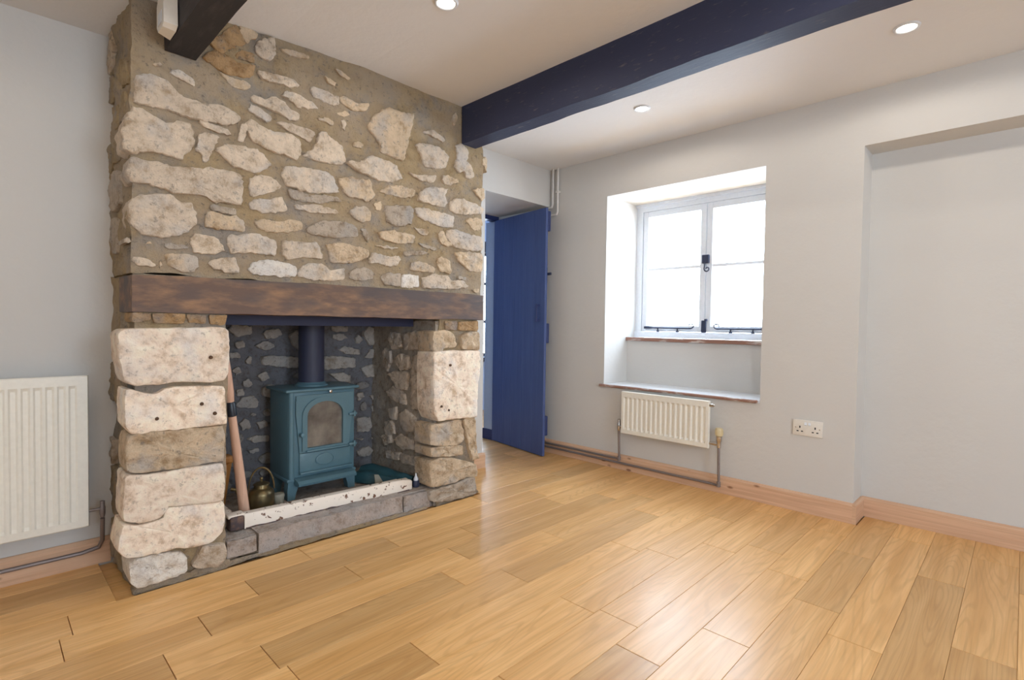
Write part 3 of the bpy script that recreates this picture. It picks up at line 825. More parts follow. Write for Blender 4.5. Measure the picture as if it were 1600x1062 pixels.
PIER_STONES = [
  ('b', 0.383, 1.026, 0.444, 1.026, 0.442, 1.002, 0.387, 0.989),
  ('b', 0.448, 1.027, 0.553, 1.028, 0.548, 0.989, 0.451, 0.990),
  ('b', 0.557, 1.025, 0.624, 1.025, 0.619, 0.990, 0.562, 0.994),
  ('b', 0.634, 1.024, 0.697, 1.026, 0.689, 0.985, 0.637, 0.989),
  ('q', 0.345, 0.951, 0.360, 0.966, 0.684, 0.973, 0.697, 0.959, 0.699, 0.869, 0.694, 0.799, 0.683, 0.765, 0.621, 0.763, 0.538, 0.772, 0.463, 0.766, 0.393, 0.765, 0.363, 0.780, 0.349, 0.869),
  ('q', 0.363, 0.752, 0.380, 0.753, 0.419, 0.734, 0.450, 0.727, 0.481, 0.746, 0.523, 0.751, 0.611, 0.747, 0.678, 0.739, 0.683, 0.718, 0.689, 0.590, 0.591, 0.591, 0.495, 0.592, 0.440, 0.594, 0.383, 0.591, 0.364, 0.620),
  ('t', 0.371, 0.584, 0.401, 0.592, 0.534, 0.587, 0.675, 0.582, 0.684, 0.546, 0.681, 0.438, 0.614, 0.446, 0.567, 0.438, 0.495, 0.442, 0.416, 0.447, 0.366, 0.457, 0.367, 0.524),
  ('q', 0.363, 0.445, 0.426, 0.433, 0.567, 0.435, 0.674, 0.429, 0.681, 0.370, 0.677, 0.285, 0.602, 0.289, 0.478, 0.305, 0.468, 0.266, 0.415, 0.261, 0.357, 0.282),
  ('q', 0.355, 0.270, 0.415, 0.254, 0.473, 0.258, 0.481, 0.298, 0.567, 0.290, 0.677, 0.278, 0.683, 0.218, 0.674, 0.159, 0.637, 0.128, 0.567, 0.125, 0.516, 0.140, 0.456, 0.139, 0.394, 0.142, 0.364, 0.146, 0.337, 0.184),
  ('W', 0.371, 0.124, 0.399, 0.134, 0.467, 0.132, 0.533, 0.116, 0.552, 0.087, 0.555, 0.033, 0.494, 0.027, 0.445, 0.024, 0.394, 0.024, 0.376, 0.055),
  ('w', 0.569, 0.048, 0.602, 0.118, 0.687, 0.104, 0.693, 0.050, 0.662, 0.018, 0.590, 0.035),
  ('b', 1.802, 1.020, 1.896, 1.019, 1.890, 0.968, 1.809, 0.970),
  ('b', 1.902, 1.016, 2.049, 1.024, 2.047, 0.966, 1.903, 0.968),
  ('t', 1.721, 0.852, 1.719, 0.960, 1.806, 0.970, 1.844, 0.955, 1.878, 0.894, 1.871, 0.874, 1.782, 0.870, 1.770, 0.841),
  ('t', 1.913, 0.940, 1.977, 0.960, 2.047, 0.960, 2.049, 0.854, 1.924, 0.862),
  ('q', 1.719, 0.846, 1.824, 0.851, 2.048, 0.845, 2.055, 0.769, 2.037, 0.643, 2.030, 0.466, 1.885, 0.476, 1.749, 0.477, 1.723, 0.536, 1.717, 0.676),
  ('t', 1.705, 0.457, 1.778, 0.454, 1.918, 0.465, 1.944, 0.349, 1.896, 0.319, 1.780, 0.331, 1.706, 0.348),
  ('t', 1.706, 0.330, 1.780, 0.328, 1.888, 0.316, 1.928, 0.311, 1.937, 0.253, 1.857, 0.263, 1.781, 0.270, 1.707, 0.283),
  ('t', 1.930, 0.463, 2.016, 0.463, 2.030, 0.394, 2.040, 0.309, 2.059, 0.216, 2.012, 0.208, 1.986, 0.280, 1.960, 0.366),
  ('t', 1.707, 0.259, 1.781, 0.264, 1.858, 0.251, 1.987, 0.203, 2.042, 0.181, 2.039, 0.110, 1.955, 0.121, 1.860, 0.109, 1.768, 0.110, 1.712, 0.115),
  ('g', 1.705, 0.093, 1.768, 0.097, 1.875, 0.099, 1.989, 0.114, 2.026, 0.107, 2.036, 0.034, 2.062, 0.012, 1.957, 0.010, 1.845, 0.013, 1.754, 0.025, 1.710, 0.044),
]
# x, z pairs on the sooty back of the hearth, and y, z pairs on its right jamb
BACK_STONES = [
  (0.903, 0.960, 0.924, 0.983, 1.017, 0.976, 1.024, 0.938, 0.945, 0.919),
  (1.073, 0.938, 1.099, 0.958, 1.161, 0.962, 1.181, 0.934, 1.145, 0.910, 1.092, 0.910),
  (1.221, 0.922, 1.249, 0.954, 1.274, 0.954, 1.274, 0.847, 1.241, 0.872),
  (0.910, 0.840, 0.952, 0.839, 0.959, 0.808, 0.914, 0.810),
  (0.988, 0.792, 1.006, 0.818, 1.019, 0.810, 1.013, 0.776, 0.992, 0.777),
  (1.069, 0.805, 1.107, 0.819, 1.185, 0.809, 1.266, 0.802, 1.266, 0.740, 1.185, 0.748, 1.077, 0.769),
  (1.425, 0.797, 1.475, 0.804, 1.621, 0.786, 1.621, 0.728, 1.512, 0.728, 1.430, 0.724),
  (1.516, 0.842, 1.549, 0.859, 1.655, 0.834, 1.650, 0.803, 1.558, 0.814),
  (1.457, 0.697, 1.540, 0.701, 1.593, 0.680, 1.593, 0.635, 1.503, 0.655),
  (1.474, 0.929, 1.539, 0.938, 1.572, 0.911, 1.530, 0.894, 1.474, 0.903),
  (1.620, 0.911, 1.645, 0.929, 1.670, 0.901, 1.650, 0.870, 1.625, 0.879),
  (1.674, 0.937, 1.714, 0.983, 1.755, 0.974, 1.761, 0.864, 1.715, 0.869),
  (1.661, 0.721, 1.716, 0.737, 1.767, 0.744, 1.778, 0.706, 1.758, 0.661, 1.706, 0.664),
  (1.685, 0.788, 1.736, 0.837, 1.772, 0.836, 1.767, 0.790, 1.726, 0.782),
  (0.974, 0.685, 1.003, 0.699, 1.025, 0.666, 1.003, 0.649, 0.981, 0.654),
  (0.938, 0.558, 0.974, 0.601, 1.025, 0.604, 1.054, 0.570, 1.047, 0.539, 0.981, 0.542),
  (1.010, 0.504, 1.025, 0.514, 1.043, 0.501, 1.025, 0.491),
  (0.959, 0.464, 0.988, 0.484, 1.014, 0.457, 1.006, 0.427, 0.974, 0.424),
  (0.999, 0.374, 1.047, 0.390, 1.108, 0.378, 1.108, 0.350, 1.032, 0.349),
  (0.995, 0.312, 1.054, 0.322, 1.062, 0.297, 1.010, 0.294),
  (1.069, 0.640, 1.115, 0.660, 1.146, 0.650, 1.115, 0.588, 1.077, 0.600),
  (1.637, 0.569, 1.677, 0.566, 1.687, 0.538, 1.642, 0.524),
  (1.728, 0.544, 1.769, 0.559, 1.774, 0.530, 1.748, 0.514),
  (1.733, 0.470, 1.764, 0.485, 1.780, 0.465, 1.765, 0.439, 1.739, 0.446),
  (1.638, 0.407, 1.719, 0.411, 1.744, 0.367, 1.719, 0.319, 1.644, 0.325),
  (1.639, 0.285, 1.684, 0.278, 1.669, 0.262),
  (1.740, 0.275, 1.771, 0.289, 1.787, 0.259, 1.766, 0.239),
  (1.640, 0.208, 1.720, 0.227, 1.751, 0.190, 1.720, 0.162, 1.650, 0.170),
  (1.465, 0.981, 1.576, 0.982, 1.567, 0.951, 1.483, 0.946),
  (0.931, 0.885, 0.974, 0.900, 0.988, 0.869, 0.945, 0.854),
  (1.032, 0.876, 1.092, 0.898, 1.145, 0.866, 1.092, 0.843),
  (0.924, 0.749, 0.952, 0.763, 0.967, 0.732, 0.938, 0.718),
  (1.047, 0.712, 1.092, 0.733, 1.115, 0.692, 1.069, 0.679),
  (0.938, 0.642, 0.974, 0.647, 0.981, 0.615, 0.945, 0.611),
  (1.039, 0.454, 1.085, 0.464, 1.107, 0.430, 1.062, 0.420),
  (1.513, 0.606, 1.579, 0.619, 1.608, 0.572, 1.541, 0.560),
]
JAMB_STONES = [
  (2.757, 0.898, 2.726, 0.951, 2.641, 0.944, 2.610, 0.868, 2.701, 0.847),
  (2.813, 0.825, 2.789, 0.852, 2.733, 0.837, 2.724, 0.776, 2.763, 0.712, 2.812, 0.744),
  (2.700, 0.786, 2.624, 0.825, 2.535, 0.812, 2.534, 0.745, 2.623, 0.726),
  (2.746, 0.696, 2.653, 0.720, 2.548, 0.719, 2.561, 0.617, 2.651, 0.617),
  (2.777, 0.578, 2.698, 0.630, 2.576, 0.590, 2.560, 0.532, 2.697, 0.542),
  (2.596, 0.945, 2.439, 0.960, 2.437, 0.858, 2.580, 0.852),
  (2.506, 0.810, 2.382, 0.836, 2.370, 0.530, 2.509, 0.521),
  (2.743, 0.484, 2.665, 0.503, 2.664, 0.433, 2.727, 0.425),
  (2.790, 0.371, 2.703, 0.402, 2.678, 0.344, 2.773, 0.321),
  (2.627, 0.471, 2.560, 0.499, 2.463, 0.461, 2.483, 0.390, 2.558, 0.372, 2.626, 0.400),
  (2.682, 0.307, 2.614, 0.350, 2.503, 0.330, 2.481, 0.283, 2.590, 0.264),
  (2.765, 0.220, 2.624, 0.239, 2.623, 0.194, 2.752, 0.182),
  (2.612, 0.234, 2.459, 0.237, 2.448, 0.190, 2.600, 0.185),
  (2.438, 0.217, 2.365, 0.206, 2.364, 0.115, 2.426, 0.157),
  (2.472, 0.379, 2.369, 0.413, 2.367, 0.328, 2.460, 0.312),
  (2.791, 0.396, 2.719, 0.420, 2.683, 0.372, 2.766, 0.347),
  (2.815, 0.305, 2.730, 0.332, 2.706, 0.283, 2.802, 0.254),
]
DRILL_HOLES = [(0.633, 0.859), (0.454, 0.640), (0.601, 0.680), (0.647, 0.638), (1.824, 0.776), (1.765, 0.553), (1.815, 0.527)]

# ------------------------------------------------------------------ fireplace
fp = empty('fireplace', (1.22, 2.5, 0), 'rough limestone fireplace and chimney breast with smoked oak lintel', 'fireplace')
F_FRONT = lambda u, v, o: (u, 2.292 - o, v)
F_BACK = lambda u, v, o: (u, 2.955 - o, v)
F_JAMB = lambda u, v, o: (1.748 - o, u, v)
F_SIDE = lambda u, v, o: (0.383 - o, u, v)
mb = MB()
side = lambda p, d: Vector((d.x * (2.2 if p.x < 0.4 and p.y > 2.31 else 1), d.y, d.z))
rough_box(mb, 0.385, 2.07, 2.292, 3.06, 1.172, 2.235, 0.024, 0.011, 7.0, 1.0, side)
rough_box(mb, 0.392, 0.697, 2.300, 3.06, -0.01, 1.172, 0.024, 0.010, 7.0, 4.0, side)
rough_box(mb, 1.765, 2.045, 2.300, 3.06, -0.01, 1.172, 0.028, 0.010, 7.0, 8.0)
mb.build('mortar', MAT['mortar'], fp, smooth=60)
mb = MB(); rough_box(mb, 1.748, 1.80, 2.305, 3.0, 0.0, 1.02, 0.025, 0.008, 8.0, 3.0); mb.build('jamb_mortar', MAT['jamb_mortar'], fp, smooth=60)
mb = MB(); rough_box(mb, 0.6, 1.9, 2.955, 3.05, 0.0, 1.2, 0.028, 0.008, 8.0, 6.0); mb.build('hearth_back', MAT['soot_mortar'], fp, smooth=60)
mb = MB(); rough_box(mb, 0.66, 1.77, 2.325, 2.97, -0.01, 0.097, 0.035, 0.004, 6.0, 2.0); mb.build('hearth_slab', MAT['hearth'], fp, smooth=60)
for st in UPPER_STONES:
    poly = pairs(st[1:])
    cx = sum(p[0] for p in poly) / len(poly)
    xs = min(p[0] for p in poly)
    area = (max(p[0] for p in poly) - xs) * (max(p[1] for p in poly) - min(p[1] for p in poly))
    d = 0.008 + min(0.010, area * 0.2)
    make_stone(poly, F_FRONT, MAT[st[0]], fp, d, 0.10 if xs < 0.43 else 0.025)
for st in PIER_STONES:
    poly = pairs(st[1:])
    big = st[0] == 'q'
    d = 0.026 if big else 0.018
    if st[0] == 'b': d = 0.004
    make_stone(poly, F_FRONT, MAT[st[0]], fp, d, 0.13, 0.007 if big else 0.012, 0.014, name='brick' if st[0] == 'b' else 'stone', jag=0.003,
               profile=((0.985, -0.13), (1.002, -0.02), (0.998, d * 0.55), (0.98, d * 0.9), (0.93, d), (0.75, d * 1.03), (0.5, d * 1.05), (0.25, d * 1.05)), grow=1.035)
for st in BACK_STONES:
    make_stone(pairs(st), F_BACK, MAT['soot'], fp, 0.018, 0.02, 0.005)
boxes = [(min(a for a, b in pairs(s)), max(a for a, b in pairs(s)), min(b for a, b in pairs(s)), max(b for a, b in pairs(s))) for s in BACK_STONES]
for k in range(900):                # small packing stones between the larger ones
    cx, cz, a, b = random.uniform(0.80, 1.74), random.uniform(0.14, 0.97), random.uniform(0.022, 0.055), random.uniform(0.016, 0.032)
    bx = (cx - a, cx + a, cz - b, cz + b)
    if any(bx[0] < o[1] + 0.008 and bx[1] > o[0] - 0.008 and bx[2] < o[3] + 0.008 and bx[3] > o[2] - 0.008 for o in boxes): continue
    boxes.append(bx)
    make_stone([(cx + a * math.cos(q) * random.uniform(0.8, 1.05), cz + b * math.sin(q) * random.uniform(0.8, 1.05)) for q in [k2 * math.pi / 4 for k2 in range(8)]], F_BACK, MAT['soot_dark'], fp, 0.014, 0.02, 0.005, jag=0.003)
for st in JAMB_STONES:
    make_stone(pairs(st), F_JAMB, MAT['jamb'], fp, 0.016, 0.02, 0.006)
# left flank of the chimney: courses of roughly bedded stones
z = 0.02
while z < 2.08:
    h = random.uniform(0.10, 0.20)
    y = 2.33
    while y < 2.64:
        l = random.uniform(0.10, 0.22)
        y2 = min(y + l, 2.69)
        if y2 - y > 0.06 and random.random() < 0.6 and not (z + h > 1.0 and z < 1.2):
            j = lambda k=0.012: random.uniform(-k, k)
            make_stone([(y + 0.012 + j(), z + 0.012 + j()), ((y + y2) / 2, z + 0.008 + j()), (y2 - 0.012 + j(), z + 0.014 + j()), (y2 - 0.006 + j(0.006), z + h / 2),
                        (y2 - 0.014 + j(), z + h - 0.014 + j()), ((y + y2) / 2, z + h - 0.008 + j()), (y + 0.012 + j(), z + h - 0.016 + j())],
                       F_SIDE, MAT[random.choice(('mortar', 'g', 't', 'mortar'))], fp, random.uniform(0.003, 0.009), 0.03, 0.007)
        y = y2 + 0.012
    z += h + 0.016
# lintel beam
m = MB()
rough_box(m, 0.384, 2.078, 2.278, 2.52, 1.030, 1.176, 0.03, 0.004, 5.0, 5.0, lambda p, d: Vector((d.x * 0.5, d.y, d.z)) + Vector((0, 0, -0.012 * (1 - min(1, (p.x - 0.384) / 0.9)) if p.z > 1.1 else 0)))
lint = m.build('lintel', MAT['lintel'], fp, smooth=40)
# register plate closing the flue behind the lintel
m = MB(); m.box(0.70, 1.75, 2.53, 2.955, 1.0, 1.012).box(0.70, 1.70, 2.44, 2.53, 0.985, 1.03)
m.build('register_plate', MAT['soot_plate'], fp)
# stones forming the front of the hearth
for k, (a, b, za, zb) in enumerate(((0.70, 0.815, 0.03, 0.098), (0.826, 1.545, 0.014, 0.104), (1.556, 1.72, 0.006, 0.092))):
    m = MB()
    rough_box(m, a, b, 2.298, 2.45, za, zb, 0.018, 0.006, 9.0, 20.0 + k * 7)
    m.build('stone', MAT['hearth'], fp, smooth=50)
# drilled holes in the dressed stones: raised plugs coloured dark for the shade inside
for x, z in DRILL_HOLES:
    m = MB(); m.lathe((x, 2.292, z), [(0.0075, -0.0270), (0.0060, -0.0345), (0.001, -0.0350)], 10, axis='y'); m.build('hole_shade_plug', MAT['hole'], fp)
make_stone([(0.392, 0.0), (0.55, 0.0), (0.7, 0.0), (0.7, 0.03), (0.55, 0.028), (0.4, 0.03)], F_FRONT, MAT['mortar'], fp, 0.006, 0.05, name='mortar_fillet')
make_stone([(0.7, 0.0), (1.2, 0.0), (1.67, 0.0), (1.67, 0.012), (1.2, 0.018), (0.7, 0.028)], lambda u, v, o: (u, 2.298 - o, v), MAT['mortar'], fp, 0.006, 0.05, name='mortar_fillet')

# ------------------------------------------------------------------ ceiling beams
m = MB()
rough_box(m, 1.905, 2.005, -2.5, 2.285, 2.012, 2.25, 0.045, 0.005, 3.0, 11.0)
m.build('ceiling_beam', MAT['beam'], smooth=35)
tag(bpy.data.objects['ceiling_beam'], 'black painted ceiling beam running between downlights to the right end of the chimney', 'beam', 'ceiling beams')
m = MB()
rough_box(m, 0.487, 0.588, -2.5, 2.285, 1.99, 2.24, 0.045, 0.004, 3.0, 15.0)
o = m.build('ceiling_beam', MAT['beam_warm'], smooth=35)
tag(o, 'black brown ceiling beam carrying a white sensor box at the chimney', 'beam', 'ceiling beams')

# ------------------------------------------------------------------ downlights
def downlight(x, y, label):
    z = ceil_z(x)
    e = empty('downlight', (x, y, z), label, 'light', 'ceiling downlights')
    m = MB(); m.lathe((x, y, z), [(0.034, -0.003), (0.036, -0.007), (0.044, -0.006), (0.047, 0.002)], 28, cap=False); m.build('rim', MAT['white_gloss'], e, smooth=True)
    m = MB(); m.lathe((x, y, z), [(0.0355, -0.002), (0.03, -0.0045), (0.015, -0.006)], 28); m.build('lamp', MAT['glow'], e, smooth=True)
    l = bpy.data.lights.new('downlight_beam', 'SPOT')
    l.energy, l.color = LAMP_W, LAMP_COL
    l.spot_size, l.spot_blend, l.shadow_soft_size = math.radians(176), 0.25, 0.03
    lo = bpy.data.objects.new('downlight_beam', l)
    col.objects.link(lo)
    lo.parent = e
    lo.location = (0, 0, -0.02)


downlight(1.25, 1.60, 'round ceiling downlight between the two black beams')
downlight(2.60, 1.56, 'round ceiling downlight between black beam and casement window')
downlight(2.62, 0.375, 'round ceiling downlight in front of the alcove')
downlight(1.25, 0.375, 'round ceiling downlight between the black beams, over the middle of the floor')
downlight(-0.15, 0.375, 'round ceiling downlight outside the left beam, over the middle of the floor')
downlight(1.25, -0.85, 'round ceiling downlight between the black beams, close to the added rear opening')
downlight(-0.15, -0.85, 'round ceiling downlight outside the left beam, close to the added side opening')
downlight(2.60, -0.85, 'round ceiling downlight near the far end of the alcove')
downlight(-0.15, 1.60, 'round ceiling downlight over the floor before the big radiator')

# ------------------------------------------------------------------ radiators
def radiator_panel(mb, f, width, z0, z1, pitch=0.0345, depth=0.009):
    """pressed panel; f(u, out, z)"""
    n = int((width - 0.03) / pitch)
    mrg = (width - n * pitch) / 2
    us = [(0, 0), (0.004, 1)]
    for k in range(n):
        b = mrg + k * pitch
        us += [(b + pitch * 0.12, 1), (b + pitch * 0.30, 0), (b + pitch * 0.70, 0), (b + pitch * 0.88, 1)]
    us += [(width - 0.004, 1), (width, 0)]
    zs = [(z0, 1, 0.4), (z0 + 0.004, 1, 1), (z0 + 0.030, 1, 1), (z0 + 0.042, 0, 1), (z1 - 0.050, 0, 1), (z1 - 0.038, 1, 1), (z1 - 0.004, 1, 1), (z1, 1, 0.4)]
    grid = []
    for i, (u, fl) in enumerate(us):
        edge = i in (0, len(us) - 1)
        colm = []
        for z, flat, e in zs:
            out = depth if (fl or flat) else 0.0
            if edge: out = -0.004
            elif e < 1: out = depth * 0.4
            colm.append(mb.bm.verts.new(f(u, out, z)))
        grid.append(colm)
    for a, b in zip(grid, grid[1:]):
        for j in range(len(zs) - 1):
            mb.bm.faces.new((a[j], b[j], b[j + 1], a[j + 1]))


# small radiator under the window
rad = empty('radiator', (3.12, 1.655, 0.05), 'small cream panel radiator on the wall below the window sill', 'radiator')
RX = 3.092
fr_ = lambda u, o, z: (RX - o, 1.966 - u, z)
m = MB(); radiator_panel(m, fr_, 0.618, 0.272, 0.562); m.box(RX + 0.003, RX + 0.014, 1.349, 1.965, 0.273, 0.561, 0.003); m.build('panel', MAT['radiator'], rad, smooth=25)
m = MB()
for k in range(17):
    yy = 1.40 + k * 0.032
    m.box(RX + 0.014, RX + 0.05, yy, yy + 0.012, 0.30, 0.55)
m.build('convector_fins', MAT['radiator'], rad)
m = MB(); m.box(RX + 0.03, XR, 1.42, 1.45, 0.33, 0.50).box(RX + 0.03, XR, 1.86, 1.89, 0.33, 0.50); m.build('bracket', MAT['radiator'], rad)
m = MB(); m.tube([(RX + 0.004, 1.349, 0.535), (RX + 0.004, 1.328, 0.535)], 0.010, 10); m.tube([(RX + 0.004, 1.330, 0.535), (RX + 0.004, 1.322, 0.535)], 0.006, 8); m.build('bleed_valve', MAT['steel'], rad, smooth=40)
vx = 3.105
m = MB(); m.lathe((vx, 1.292, 0.355), [(0.018, 0), (0.021, 0.004), (0.021, 0.042), (0.019, 0.048), (0.0, 0.05)], 24)
hd = m.build('valve_head', MAT['cream'], rad, smooth=30)
m = MB()
for k in range(12):
    a = 2 * math.pi * k / 12
    m.box(-0.0015, 0.0015, 0.020, 0.0235, 0.362, 0.392, 0, 1, lambda c, a=a: Vector((vx + c.x * math.cos(a) - c.y * math.sin(a), 1.292 + c.x * math.sin(a) + c.y * math.cos(a), c.z)))
m.build('grip_rib', MAT['cream'], hd)
m = MB(); m.lathe((vx, 1.292, 0.285), [(0.011, 0), (0.013, 0.02), (0.013, 0.035), (0.017, 0.04), (0.017, 0.068), (0.014, 0.07)], 18)
m.tube([(vx, 1.292, 0.305), (vx, 1.315, 0.305), (vx - 0.004, 1.35, 0.305)], [0.009, 0.012, 0.008], 12); m.build('valve_body', MAT['steel'], rad, smooth=40)
m = MB(); m.lathe((vx, 1.992, 0.285), [(0.010, 0), (0.013, 0.02), (0.013, 0.045), (0.011, 0.05), (0.010, 0.075), (0.004, 0.078)], 18)
m.tube([(vx, 1.992, 0.315), (vx - 0.004, 1.964, 0.315)], 0.010, 12); m.build('lockshield_valve', MAT['steel'], rad, smooth=40)
m = MB(); m.tube([(vx, 1.292, 0.29), (vx + 0.002, 1.292, 0.20), (vx + 0.010, 1.292, 0.10), (vx + 0.012, 1.292, 0.065), (vx + 0.018, 1.30, 0.050), (3.134, 1.34, 0.050), (3.134, 3.20, 0.050)], 0.0078, 10)
m.lathe((vx + 0.012, 1.293, 0.045), [(0.011, 0), (0.012, 0.004), (0.012, 0.03), (0.010, 0.032)], 12)
m.build('pipe', MAT['pipe'], rad, smooth=40)
m = MB(); m.tube([(vx, 1.992, 0.29), (vx + 0.004, 1.992, 0.20), (vx + 0.010, 1.992, 0.11), (vx + 0.016, 2.0, 0.080), (3.134, 2.03, 0.078), (3.134, 3.20, 0.078)], 0.0078, 10)
m.lathe((vx + 0.013, 1.995, 0.07), [(0.011, 0), (0.012, 0.004), (0.012, 0.028), (0.010, 0.03)], 12)
m.build('pipe', MAT['pipe'], rad, smooth=40)

# large radiator left of the chimney
rad2 = empty('radiator', (-0.08, 2.64, 0.05), 'tall cream panel radiator on the wall left of the stone chimney', 'radiator')
RY = 2.612
m = MB(); radiator_panel(m, lambda u, o, z: (0.299 - u, RY - o, z), 0.80, 0.186, 0.782, 0.0335, 0.006)
m.box(-0.50, 0.298, RY + 0.003, RY + 0.014, 0.187, 0.781, 0.003); m.build('panel', MAT['radiator'], rad2, smooth=25)
m = MB()
for xx in (-0.35, 0.16): m.box(xx, xx + 0.03, RY + 0.014, YB, 0.30, 0.66)
m.build('bracket', MAT['radiator'], rad2)
m = MB(); m.tube([(0.298, RY + 0.006, 0.245), (0.337, RY + 0.006, 0.245)], 0.006, 10); m.lathe((0.340, RY + 0.006, 0.21), [(0.007, 0), (0.010, 0.015), (0.010, 0.04), (0.008, 0.045), (0.008, 0.065), (0.003, 0.067)], 16); m.build('lockshield_valve', MAT['pipe'], rad2, smooth=40)
m = MB(); m.tube([(0.340, RY + 0.006, 0.205), (0.342, RY + 0.03, 0.11), (0.335, RY + 0.062, 0.072), (0.28, RY + 0.064, 0.062), (-1.85, RY + 0.064, 0.062)], 0.0078, 10); m.build('pipe', MAT['pipe'], rad2, smooth=40)

# two white heating pipes dropping from the ceiling beside the doorway
e = empty('heating_pipe', (3.15, 2.65, 1.9), 'white pipe dropping from the ceiling corner, the one touching the doorway bulkhead', 'pipe', 'white ceiling pipes')
m = MB(); m.tube([(3.148, 2.662, 2.225), (3.148, 2.662, 1.95), (3.148, 2.672, 1.928), (3.148, 2.75, 1.922)], 0.0085, 12); m.build('pipe_run', MAT['white_pipe'], e, smooth=40)
e = empty('heating_pipe', (3.15, 2.60, 1.86), 'white pipe dropping from the ceiling corner, on the window side, with a clip', 'pipe', 'white ceiling pipes')
m = MB(); m.tube([(3.148, 2.612, 2.225), (3.148, 2.612, 1.885), (3.148, 2.622, 1.868), (3.148, 2.74, 1.866)], 0.0085, 12); m.build('pipe_run', MAT['white_pipe'], e, smooth=40)
m = MB(); m.box(3.134, XR, 2.596, 2.628, 2.03, 2.045, 0.003); m.build('clip', MAT['white_pipe'], e)

# ------------------------------------------------------------------ socket
sk = empty('double_socket', (XR, 0.83, 0.42), 'white double wall socket between the small radiator and the alcove', 'socket')
m = MB(); m.box(XR - 0.009, XR, 0.757, 0.904, 0.420, 0.506, 0.003, 2); m.build('faceplate', MAT['plastic'], sk, smooth=30)
for yc in (0.868, 0.793):
    for dy, dz, w_, h_ in ((0, 0.012, 0.003, 0.006), (-0.011, -0.011, 0.005, 0.003), (0.011, -0.011, 0.005, 0.003)):
        m = MB(); m.box(XR - 0.0094, XR - 0.0085, yc + dy - w_, yc + dy + w_, 0.455 + dz - h_, 0.455 + dz + h_); m.build('pin_slot', MAT['foil'], sk)
for yc in (0.840, 0.821):
    m = MB(); m.prism([(0, 0), (0.006, 0.003), (0.002, 0.016), (0, 0.016)], yc - 0.0055, yc + 0.0055, lambda u, v, d: (XR - 0.009 - u, d, 0.478 + v)); m.build('switch', MAT['white_gloss'], sk)
for yc in (0.889, 0.772):
    m = MB(); m.lathe((XR - 0.009, yc, 0.463), [(0.003, -0.001), (0.003, 0.001)], 10, axis='x'); m.build('screw', MAT['steel'], sk)

# ------------------------------------------------------------------ sensor on the beam
sn = empty('alarm_sensor', (0.487, 2.16, 2.0), 'white faceted motion sensor box fixed to the side of a black beam', 'sensor')
m = MB()
m.prism([(2.095, 2.005), (2.10, 2.10), (2.125, 2.125), (2.20, 2.125), (2.225, 2.10), (2.225, 2.02), (2.20, 1.995), (2.12, 1.995)], 0, 0.038, lambda u, v, d: (0.486 - d * 1.0, u + (0.0 if d == 0 else (2.16 - u) * 0.25), v + (0 if d == 0 else (2.06 - v) * 0.12)))
m.build('housing', MAT['plastic'], sn, smooth=20)
m = MB(); m.box(0.446, 0.4475, 2.135, 2.185, 2.02, 2.06); m.build('lens', MAT['white_gloss'], sn)

# ------------------------------------------------------------------ wood stove
SX0, SX1, SY0, SY1, SZ0, SZ1 = 1.082, 1.448, 2.63, 2.86, 0.205, 0.645
st = empty('wood_stove', (1.265, 2.745, 0.1), 'teal grey cast iron wood burning stove with arched glass door', 'stove')
m = MB(); m.box(SX0, SX1, SY0, SY1, SZ0, SZ1, 0.006, 2); m.build('body', MAT['stove'], st, smooth=30)
m = MB(); m.box(SX0 - 0.018, SX1 + 0.018, SY0 - 0.022, SY1 + 0.012, SZ1, SZ1 + 0.016, 0.007, 3); m.build('top_plate', MAT['stove'], st, smooth=30)
FS = lambda u, v, o: (u, SY0 - o, v)
# front: fixed surround and door with an arched opening
DX0, DX1, DZ0, DZ1 = 1.118, 1.430, 0.225, 0.628


def arch(cx, hw, z0, spring, n=12, k=0.75):
    pts = [(cx - hw, z0), (cx + hw, z0), (cx + hw, spring)]
    pts += [(cx + hw * math.cos(a), spring + hw * k * math.sin(a)) for a in [math.pi * i / n for i in range(1, n)]]
    pts += [(cx - hw, spring)]
    return pts


def ring_plate(mb, outer, inner, o0, o1, f):
    """plate with a hole; outer and inner have the same number of points"""
    A = [mb.bm.verts.new(f(u, v, o1)) for u, v in outer]
    B = [mb.bm.verts.new(f(u, v, o1)) for u, v in inner]
    C = [mb.bm.verts.new(f(u, v, o0)) for u, v in outer]
    D = [mb.bm.verts.new(f(u, v, o0)) for u, v in inner]
    n = len(A)
    for i in range(n):
        j = (i + 1) % n
        mb.bm.faces.new((A[i], A[j], B[j], B[i]))
        mb.bm.faces.new((A[i], C[i], C[j], A[j]))
        mb.bm.faces.new((B[i], B[j], D[j], D[i]))


def rect_match(pts, x0, x1, z0, z1, cx, cz):
    out = []
    for u, v in pts:
        du, dv_ = u - cx, v - cz
        s = min((x1 - cx) / du if du > 1e-6 else ((x0 - cx) / du if du < -1e-6 else 1e9), (z1 - cz) / dv_ if dv_ > 1e-6 else ((z0 - cz) / dv_ if dv_ < -1e-6 else 1e9))
        out.append((cx + du * s, cz + dv_ * s))
    return out


